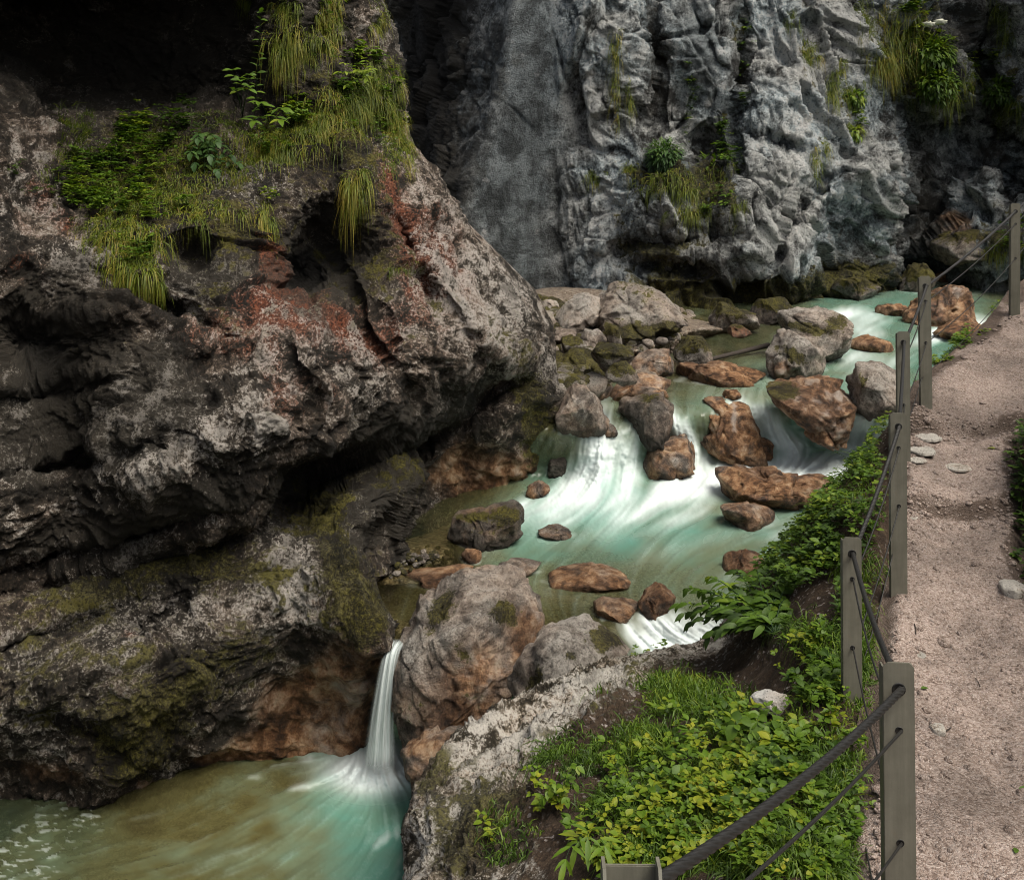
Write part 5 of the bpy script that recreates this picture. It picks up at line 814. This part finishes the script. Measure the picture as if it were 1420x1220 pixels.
# ---- far wall
A = Acc()
for (cx, cy, rx, ry, n, L, rn) in ((925, 252, 34, 14, 420, .55, (.1, .7)), (962, 292, 26, 10, 240, .45, (.2, .7)), (985, 250, 20, 20, 200, .5, (.2, .8)), (1130, 68, 12, 18, 200, .6, (.2, .8)), (1160, 118, 10, 24, 220, .7, (.3, .9)), (1186, 128, 10, 12, 160, .6, (.3, .9)), (1168, 88, 12, 14, 160, .55, (.3, .9)), (1240, 50, 24, 50, 600, .7, (.3, 1.)), (1225, 90, 18, 18, 240, .7, (.4, 1.)), (1250, 100, 18, 26, 300, .7, (.2, .9)), (1275, 75, 36, 30, 700, .7, (.2, .8)), (1310, 130, 22, 24, 360, .65, (.2, .8)), (1190, 178, 12, 12, 110, .5, (.3, .8)), (1128, 218, 6, 14, 80, .5, (.3, .9)), (1146, 200, 6, 14, 60, .5, (.3, .9)), (1380, 125, 20, 18, 220, .6, (.1, .7)), (1395, 150, 16, 16, 180, .6, (.2, .8)), (1400, 30, 16, 30, 180, .6, (.1, .6)), (855, 95, 5, 60, 160, .6, (.4, .9)), (875, 230, 10, 8, 90, .5, (.3, .9)), (820, 245, 12, 10, 110, .4, (.2, .7)), (940, 270, 24, 8, 160, .45, (.2, .8)), (1020, 290, 14, 14, 100, .4, (.1, .5)), (1200, 25, 14, 30, 240, .6, (.2, .9)), (1390, 350, 30, 14, 200, .4, (.2, .7)), (1100, 20, 12, 16, 90, .5, (.1, .6)), (1330, 100, 20, 20, 200, .6, (.2, .7)), (870, 130, 5, 30, 60, .5, (.4, .9))):
    grass_patch(A, WALL, cx, cy, rx, ry, int(n*1.3), L, .016, 1.3, .4, .9, rn)
o = A.obj('wall_grass', M_GRASS); tag(o, 'grass tufts hanging from cracks of the grey gorge wall', 'grass', kind='stuff')
A = Acc()
for (cx, cy, rx, ry, n, L, rn) in ((1285, 70, 34, 26, 700, .16, (.3, .9)), (1310, 125, 24, 24, 480, .15, (.3, .8)), (1260, 40, 24, 30, 320, .15, (.4, .9)), (1030, 60, 8, 70, 160, .13, (.1, .5)), (1000, 195, 14, 30, 200, .14, (.1, .5)), (958, 150, 5, 60, 120, .12, (.1, .6)), (1195, 165, 10, 10, 80, .13, (.3, .8)), (1370, 85, 16, 8, 100, .16, (.3, .7)), (1390, 120, 16, 12, 140, .14, (.2, .7)), (1355, 80, 20, 8, 90, .18, (.5, .8)), (1400, 330, 20, 20, 160, .13, (.1, .6)), (990, 290, 14, 12, 90, .12, (.1, .6)), (1340, 360, 24, 6, 100, .12, (.3, .8)), (1018, 220, 10, 30, 120, .12, (.1, .4))):
    leaf_patch(A, WALL, cx, cy, rx, ry, int(n*1.6), L*1.1, .45, .25, (rn[0]+.1, min(rn[1]+.15, 1)))
o = A.obj('wall_undergrowth', M_LEAF); tag(o, 'leafy green growth on ledges of the grey gorge wall', 'undergrowth', kind='stuff')
def bush(name, label, S, px, py, r, n, L, mat, rnd, cat='bush', flat=.8, asp=.35):
    p, nn = look(S, px, py); p = p+nn*r*.35; root = empty(name, p); tag(root, label, cat); A = Acc(); d = RNG.normal(size=(n, 3)); d /= np.linalg.norm(d, axis=1, keepdims=True); rad = r*RNG.uniform(.35, 1., (n, 1))*(1+.3*noise3((d*1.6).astype(np.float32), int(px)))[:, None]
    P = p+d*rad*np.array([1, 1, flat]); A.add(leaves(P, d+RNG.normal(size=(n, 3))*.5+np.array([0, 0, -.25]), np.tile([0, -.2, 1.], (n, 1)), L*RNG.uniform(.6, 1.2, n), L*asp*RNG.uniform(.7, 1.2, n), np.clip(RNG.uniform(*rnd, n)+.25*(d[:, 2]), 0, 1), .4))
    o = A.obj('foliage', mat, root); o.matrix_parent_inverse = Matrix.Translation(-Vector(p))
    T_ = []; 
    for k in range(6): a = d[k*7]; T_.append((p-nn*r*.5, p+a*r*.7))
    B = Acc()
    for a, c in T_:
        t_ = np.linspace(0, 1, 6)[:, None]; C = a*(1-t_)+c*t_; V = np.concatenate([C+[.012, 0, 0], C-[.012, 0, 0], C+[0, 0, .014]]); i = np.arange(5); B.add((V, [np.stack([i, i+1, i+7, i+6], -1), np.stack([i+6, i+7, i+13, i+12], -1), np.stack([i+12, i+13, i+1, i], -1)], np.full(18, .05)))
    o = B.obj('branch', M_LEAFD, root); o.matrix_parent_inverse = Matrix.Translation(-Vector(p)); return root
bush('cushion_bush', 'dense dark green cushion plant on the grey gorge wall', WALL, 915, 216, .55, 900, .22, M_LEAFD, (.2, .7), flat=.85, asp=.25)
bush('fern_bush', 'loose fern like bush on the gorge wall right of the dark cushion plant', WALL, 985, 222, .5, 420, .22, M_LEAF, (.1, .5))
bush('rock_bush', 'broad bright green bush overhanging the dark recess of the gorge wall', WALL, 1296, 70, .75, 1100, .24, M_LEAF, (.3, .8))
bush('rock_bush', 'drooping green bush lowest on the rim of the dark recess', WALL, 1314, 122, .6, 800, .2, M_LEAF, (.25, .75), flat=1.1)
bush('fern_bush', 'small fern in a crack of the pale rock face', WALL, 1188, 132, .32, 220, .22, M_LEAF, (.4, .9))
bush('fern_bush', 'small yellow green fern lower on the pale rock face', WALL, 1190, 180, .28, 160, .2, M_LEAF, (.6, 1.))
bush('rock_bush', 'dark bush on the shaded rock above the farthest post', WALL, 1388, 128, .55, 420, .2, M_LEAF, (.1, .5))
# umbels above the recess bush
for k, (ux, uy) in enumerate(((1286, 34), (1303, 31))):
    p, nn = look(WALL, ux, uy+26); root = empty('umbel_flower', p); tag(root, ['white umbel flower on the gorge wall, lower and left of its twin', 'white umbel flower on the gorge wall, higher and right of its twin'][k], 'flower', 'white umbel flowers above the dark recess')
    top = W(ux, uy, p[1]-.9); o = tube('stem', [p, (p+top)/2+[0, -.2, 0], top], .012, seg=6, step=.1, mat=M_LEAF); o.parent = root; o.matrix_parent_inverse = Matrix.Translation(-Vector(p))
    V, Fc = ICO[3]; Q_ = V*np.array([.2, .2, .09])*(1+.5*noise3((V*4).astype(np.float32), 4)[:, None])+top
    t = NT('white_petals'); m_ = t.done(t.bsdf(Base_Color=(.62, .62, .5), Roughness=.8)); o = mesh_obj('flower_head', Q_, Fc, m_, parent=root); o.matrix_parent_inverse = Matrix.Translation(-Vector(p))

# ---- bank in the foreground
A = Acc(); G = Acc(); H = Acc()
for (cx, cy, rx, ry, n, L, h, rn) in ((1010, 1060, 110, 70, 2600, .055, .09, (.1, .85)), (960, 1150, 100, 70, 2400, .045, .08, (.3, 1.)), (1090, 1130, 70, 80, 1500, .042, .08, (.1, .7)), (1120, 945, 40, 50, 900, .06, .10, (.1, .8)), (1150, 1000, 30, 50, 500, .05, .09, (.2, .8)), (1070, 1020, 40, 24, 420, .065, .1, (.4, .9)), (880, 1100, 40, 60, 500, .045, .07, (.2, .8)), (780, 1110, 24, 30, 130, .055, .07, (.4, .9)), (745, 1115, 20, 24, 90, .05, .06, (.3, .8)), (680, 1150, 10, 12, 30, .05, .05, (.4, .8)), (850, 1200, 40, 30, 380, .05, .06, (.4, 1.)), (1150, 1180, 40, 50, 520, .04, .06, (.1, .7))):
    leaf_patch(A, BANK, cx, cy, rx*1.1, ry*1.1, int(n*.8), L*.78, .62, h*.8, rn)
for (cx, cy, rx, ry, n, L, h, rn) in ((1110, 760, 60, 40, 1500, .055, .10, (.1, .8)), (1150, 700, 34, 46, 1200, .055, .10, (.2, .9)), (1195, 650, 26, 40, 800, .05, .1, (.2, .9)), (1170, 740, 36, 50, 800, .05, .09, (.1, .7)), (1080, 800, 70, 34, 1200, .06, .12, (.0, .6)), (1180, 810, 20, 60, 400, .05, .08, (.1, .6)), (1215, 600, 16, 30, 300, .05, .1, (.3, .9)), (1342, 478, 34, 12, 620, .055, .10, (.4, 1.)), (1305, 515, 16, 14, 220, .055, .1, (.3, .9)), (1390, 425, 14, 12, 200, .06, .1, (.5, 1.)), (1278, 545, 10, 10, 80, .05, .08, (.3, .8)), (900, 905, 30, 8, 60, .04, .06, (.3, .8)), (1215, 690, 12, 60, 260, .045, .08, (.2, .7))):
    leaf_patch(G, BANK, cx, cy, rx, ry, int(n*1.3), L*.8, .6, h, rn)
for (cx, cy, rx, ry, n, L, dr, up, out, rn) in ((945, 965, 50, 24, 700, .34, 1.2, .9, .5, (.3, .9)), (1010, 990, 50, 20, 500, .32, 1.2, .9, .5, (.2, .8)), (890, 1035, 40, 24, 420, .30, 1.1, .9, .5, (.1, .6)), (790, 1050, 50, 24, 330, .26, 1.2, .8, .5, (.0, .5)), (860, 1110, 50, 30, 300, .24, 1.1, .9, .5, (.1, .6)), (1060, 1180, 90, 40, 1100, .22, 1., 1., .3, (.1, .7)), (1000, 1060, 70, 40, 500, .24, 1.1, 1., .4, (.1, .7)), (1035, 790, 40, 20, 260, .34, 1.1, .9, .6, (.2, .7)), (1110, 715, 40, 30, 280, .3, 1.1, .9, .6, (.2, .8)), (1190, 890, 14, 60, 240, .26, 1., 1., .3, (.2, .8)), (1252, 792, 18, 8, 160, .2, .9, 1., .3, (.2, .8)), (1175, 660, 40, 40, 240, .28, 1.1, .9, .5, (.2, .8)), (1130, 1060, 60, 50, 500, .24, 1., 1., .3, (.1, .7)), (1340, 480, 40, 16, 160, .22, 1., 1., .4, (.3, .8)), (700, 1160, 40, 40, 120, .2, 1.2, .7, .5, (.1, .6)), (1150, 1195, 50, 20, 380, .22, 1., 1., .3, (.1, .6)), (900, 1190, 60, 24, 340, .22, 1., 1., .3, (.2, .8)), (1200, 960, 12, 60, 180, .2, 1., 1., .3, (.2, .7)), (1290, 540, 14, 14, 100, .22, 1., 1., .3, (.2, .7)), (1180, 780, 30, 30, 200, .26, 1., 1., .4, (.2, .7)), (1120, 1130, 70, 80, 700, .2, 1., 1., .3, (.2, .8)), (960, 1120, 90, 70, 700, .2, 1., 1., .3, (.2, .8)), (1150, 930, 30, 60, 300, .24, 1., 1., .3, (.2, .8)), (1080, 1000, 60, 40, 300, .22, 1., 1., .3, (.2, .8)), (1130, 880, 50, 24, 200, .24, 1., 1., .3, (.1, .6))):
    grass_patch(H, BANK, cx, cy, rx, ry, int(n*3.4), L*1.35, .0065, dr, up, out, rn)
# thin arching stalks against the water
for (cx, cy, n) in ((1012, 855, 26), (1060, 800, 18), (1092, 770, 16), (1150, 690, 14), (1185, 650, 12)):
    grass_patch(H, BANK, cx, cy, 14, 8, n, .62, .004, .7, 1.2, .3, (.2, .6))
o = A.obj('bank_herbs', M_LEAFY); tag(o, 'yellow green leafy herbs covering the near bank', 'ground cover', kind='stuff')
o = G.obj('slope_herbs', M_LEAF); tag(o, 'low green leafy plants along the bank below the railing', 'ground cover', kind='stuff')
o = H.obj('bank_grass', M_GRASSG); tag(o, 'fresh arching grass between the herbs of the bank', 'grass', kind='stuff')
stem_plant('shrub', 'broad leaved green shrub leaning over the torrent from the bank', BANK, (1075, 880), [(945, 838, .9), (960, 862, .7), (955, 815, 1.1), (985, 800, 1.1), (1010, 830, .6), (1000, 870, .4), (1040, 800, .9), (1060, 820, .5), (1090, 830, .3), (1110, 850, .2), (1040, 850, .3), (1130, 830, .4), (1080, 800, .8), (1020, 790, 1.2), (970, 845, .7), (1025, 860, .2), (1060, 860, .1), (1100, 800, .7), (1150, 845, .3), (990, 830, .9), (950, 850, .8), (975, 820, 1.0), (1000, 850, .6), (1030, 825, .7), (1050, 790, 1.), (1070, 845, .3), (1100, 870, .1), (1120, 815, .6), (1015, 810, 1.), (1045, 835, .5), (985, 880, .3), (1085, 815, .7), (1140, 870, .1)], 9, .13, .40, M_LEAF, 'shrub', rnd=(.05, .55), sw=.007, lift=.06, droop=.45)
stem_plant('leafy_plant', 'young light green sprig growing from the white outcrop', BANK, (778, 1118), [(765, 1092, -.05), (795, 1085, -.05), (785, 1105, -.1), (755, 1105, -.05), (800, 1062, -.05)], 4, .05, .65, M_LEAFY, rnd=(.2, .6), sw=.002)
stem_plant('leafy_plant', 'long yellow green leaves arching beside the nearest post', BANK, (825, 1205), [(785, 1190, -.2), (800, 1168, -.1), (838, 1172, -.1), (815, 1160, -.1)], 2, .12, .22, M_LEAFY, rnd=(.4, .9), sw=.003, start=.75)
stem_plant('leafy_plant', 'plant with big pale heart leaves right of the white rock', BANK, (1060, 1030), [(1020, 1005, -.1), (1050, 1000, -.1), (1085, 1010, -.1), (1100, 1030, -.1), (1040, 1025, -.15), (1070, 1020, -.15)], 3, .085, .8, M_LEAFY, rnd=(.15, .5), sw=.003, start=.5)
# right edge: plants on the embankment
A = Acc(); G = Acc()
for (y0, y1, n, sz) in ((6.2, 8.9, 1000, .055), (8.6, 11, 900, .06), (3.0, 6.2, 1800, .06)):
    for k in range(n//5):
        yy = RNG.uniform(y0, y1); j = int(np.clip(np.searchsorted(ey, yy), 0, len(ey)-1)); i = int(min(abs(RNG.normal())*9+1, 60)); p = PE[j, i]; base = p+np.array([-.06, -.03, .05])*RNG.uniform(.3, 1.8)
        a = RNG.uniform(0, 6.28, 5); D = np.stack([np.cos(a), np.sin(a), RNG.uniform(-.2, .5, 5)], -1); r0 = RNG.uniform(0, .7); A.add(leaves(np.tile(base, (5, 1)), D, np.tile([0, 0, 1.], (5, 1)), sz*RNG.uniform(.6, 1.2, 5), sz*.55*RNG.uniform(.8, 1.1, 5), np.full(5, r0)))
    m = n//4; P = np.array([PE[int(np.clip(np.searchsorted(ey, RNG.uniform(y0, y1)), 0, len(ey)-1)), int(RNG.integers(1, 26))] for _ in range(m)]); G.add(grass(P, np.tile([-.5, -.2, .7], (m, 1))+RNG.normal(size=(m, 3))*.3, .25*RNG.uniform(.5, 1.1, m), .006, 1.1, RNG.uniform(0, .6, m)))
o = A.obj('embankment_herbs', M_LEAF); tag(o, 'dark green leafy plants on the embankment right of the path', 'ground cover', kind='stuff')
o = G.obj('embankment_grass', M_GRASSG); tag(o, 'grass hanging from the embankment right of the path', 'grass', kind='stuff')

# ================================================================== PATH DETAIL
def on_path(px, py):
    Y = float(Yp_of(py))
    for _ in range(6):
        x = (px-CX)/F*Y; z = float(path_z(np.array([x]), np.array([Y]))[0]); Y = .5*Y+.5*(-z*F/(py-HZ))
    return np.array([(px-CX)/F*Y, Y, z])
P = []; R = []
while len(P) < 4200:
    y = RNG.uniform(3.2, 11) if RNG.random() < .6 else RNG.uniform(3.2, 6); t_ = RNG.random()
    if RNG.random() < .45: t_ = abs(RNG.normal())*.10; t_ = t_ if RNG.random() < .6 else 1-t_
    if RNG.random() < .25: y = RNG.choice([7.44, 8.74])+RNG.normal()*.1
    x = plx(y)+(prx(y)-plx(y))*t_; P.append([x, y, float(path_z(np.array([x]), np.array([y]))[0])-.002]); R.append(min(.004+RNG.exponential(.0055), .04))
o = scatter_stones('path_pebbles', np.array(P), R, M_PATH, 2, flat=.75); tag(o, 'pinkish pebbles scattered on the gravel path', 'pebbles')
o.data.attributes.new('litter', 'FLOAT', 'POINT')
for (px_, py_, wpx, label) in ((1278, 591, 26, 'pale flat edging stone nearest the upper step'), (1286, 606, 36, 'broadest pale flat edging stone in the row beside the railing'), (1277, 624, 38, 'pale flat edging stone below the broadest one'), (1270, 638, 24, 'smallest pale edging stone at the low end of its row'), (1264, 694, 26, 'pale flat edging stone just behind the post with grass at its foot'), (1262, 712, 20, 'square pale edging stone nearest to the post with grass'), (1326, 648, 34, 'thin pale slab flush in the middle of the path'), (1300, 1011, 20, 'small pale stone bedded in the near path'), (1275, 907, 16, 'light round cobble on the path beyond the tall post'), (1405, 818, 34, 'pale rock at the right edge of the path')):
    p = on_path(px_, py_); k = p[1]/F; V, Fc = ICO[4]; r = wpx*k/2; th = np.arctan2(V[:, 1], V[:, 0]); c_ = np.sqrt(V[:, 0]**2+V[:, 1]**2)
    rad = r*(1+.25*noise3(np.stack([np.cos(th)*1.6+px_, np.sin(th)*1.6, 0*th], -1).astype(np.float32), 5))*c_**.45; flat = .16 if wpx < 40 and py_ < 1000 and px_ < 1400 else .55
    Q_ = np.stack([rad*np.cos(th), rad*np.sin(th)*1.25, np.sign(V[:, 2])*np.abs(V[:, 2])**.5*r*flat], -1); Q_ = Q_*(1+.10*fbm((Q_/r*1.8+px_).astype(np.float32), 3, 8)[:, None])+p
    n_ = len(V); tag(mesh_obj('edging_stone' if px_ < 1300 else 'path_stone', Q_, Fc, M_OUT, {'pale': np.full(n_, 1.1), 'tan': np.full(n_, .12), 'moss': np.zeros(n_), 'rust': np.zeros(n_), 'dark': np.zeros(n_)}, loc=tuple(p)), label, 'stone', 'pale stones along the path')
for (px_, py_, L, ang, mat, label) in ((1412, 1098, .09, .2, M_LEAF, 'green fallen leaf at the right edge of the near path'), (1277, 956, .05, .3, M_LEAF, 'small green fallen leaf beside the tall post'), (1381, 623, .07, 2.4, M_LEAFY, 'yellow fallen leaf above the lower path step'), (1408, 1185, .05, 1., M_LEAF, 'dull green fallen leaf lowest on the path')):
    p = on_path(px_, py_)+[0, 0, .008]; A = Acc(); A.add(leaves(np.array([p]), np.array([[math.cos(ang), math.sin(ang), .08]]), np.array([[.1, -.2, 1.]]), np.array([L]), np.array([L*.45]), np.array([.95 if mat is M_LEAFY else .5]))); tag(A.obj('fallen_leaf', mat, loc=tuple(p)), label, 'leaf')
def wood():
    t = NT('wet_dark_wood'); p = t.n('TexCoord', out=3); n = t.noise(t.n('VectorMath', {0: p, 1: (3, 20, 20)}, operation='MULTIPLY'), 1.5, 6, .7); return t.done(t.bsdf(Base_Color=t.mix(n, (.006, .005, .004), (.045, .03, .02)), Roughness=.8, Normal=t.n('Bump', {'Strength': .6, 'Distance': .02, 'Height': n})))
M_WOOD = wood()
for (a, c, rr, label) in (((1304, 1020), (1319, 1010), .0035, 'short dark twig on the near path'), ((1270, 880), (1268, 866), .003, 'thin dark twig on the path beyond the tall post'), ((1352, 940), (1359, 953), .002, 'thin straight twig in the middle of the near path')):
    p, q = on_path(*a), on_path(*c); tag(tube('twig', [p+[0, 0, .006], (p+q)/2+[.004, 0, .009], q+[0, 0, .006]], rr, seg=6, step=.01, mat=M_WOOD), label, 'twig')
ya, za = at_river(945, 509); yb, zb_ = at_river(1066, 488); pa = W(945, 508, ya); pb = W(1066, 486, yb); tag(tube('driftwood_log', [pa, pa*.6+pb*.4+[0, 0, .05], pb+[0, 0, .12]], [.02, .045, .05, .06], seg=10, step=.1, mat=M_WOOD), 'dark driftwood log lying in the still water', 'log')
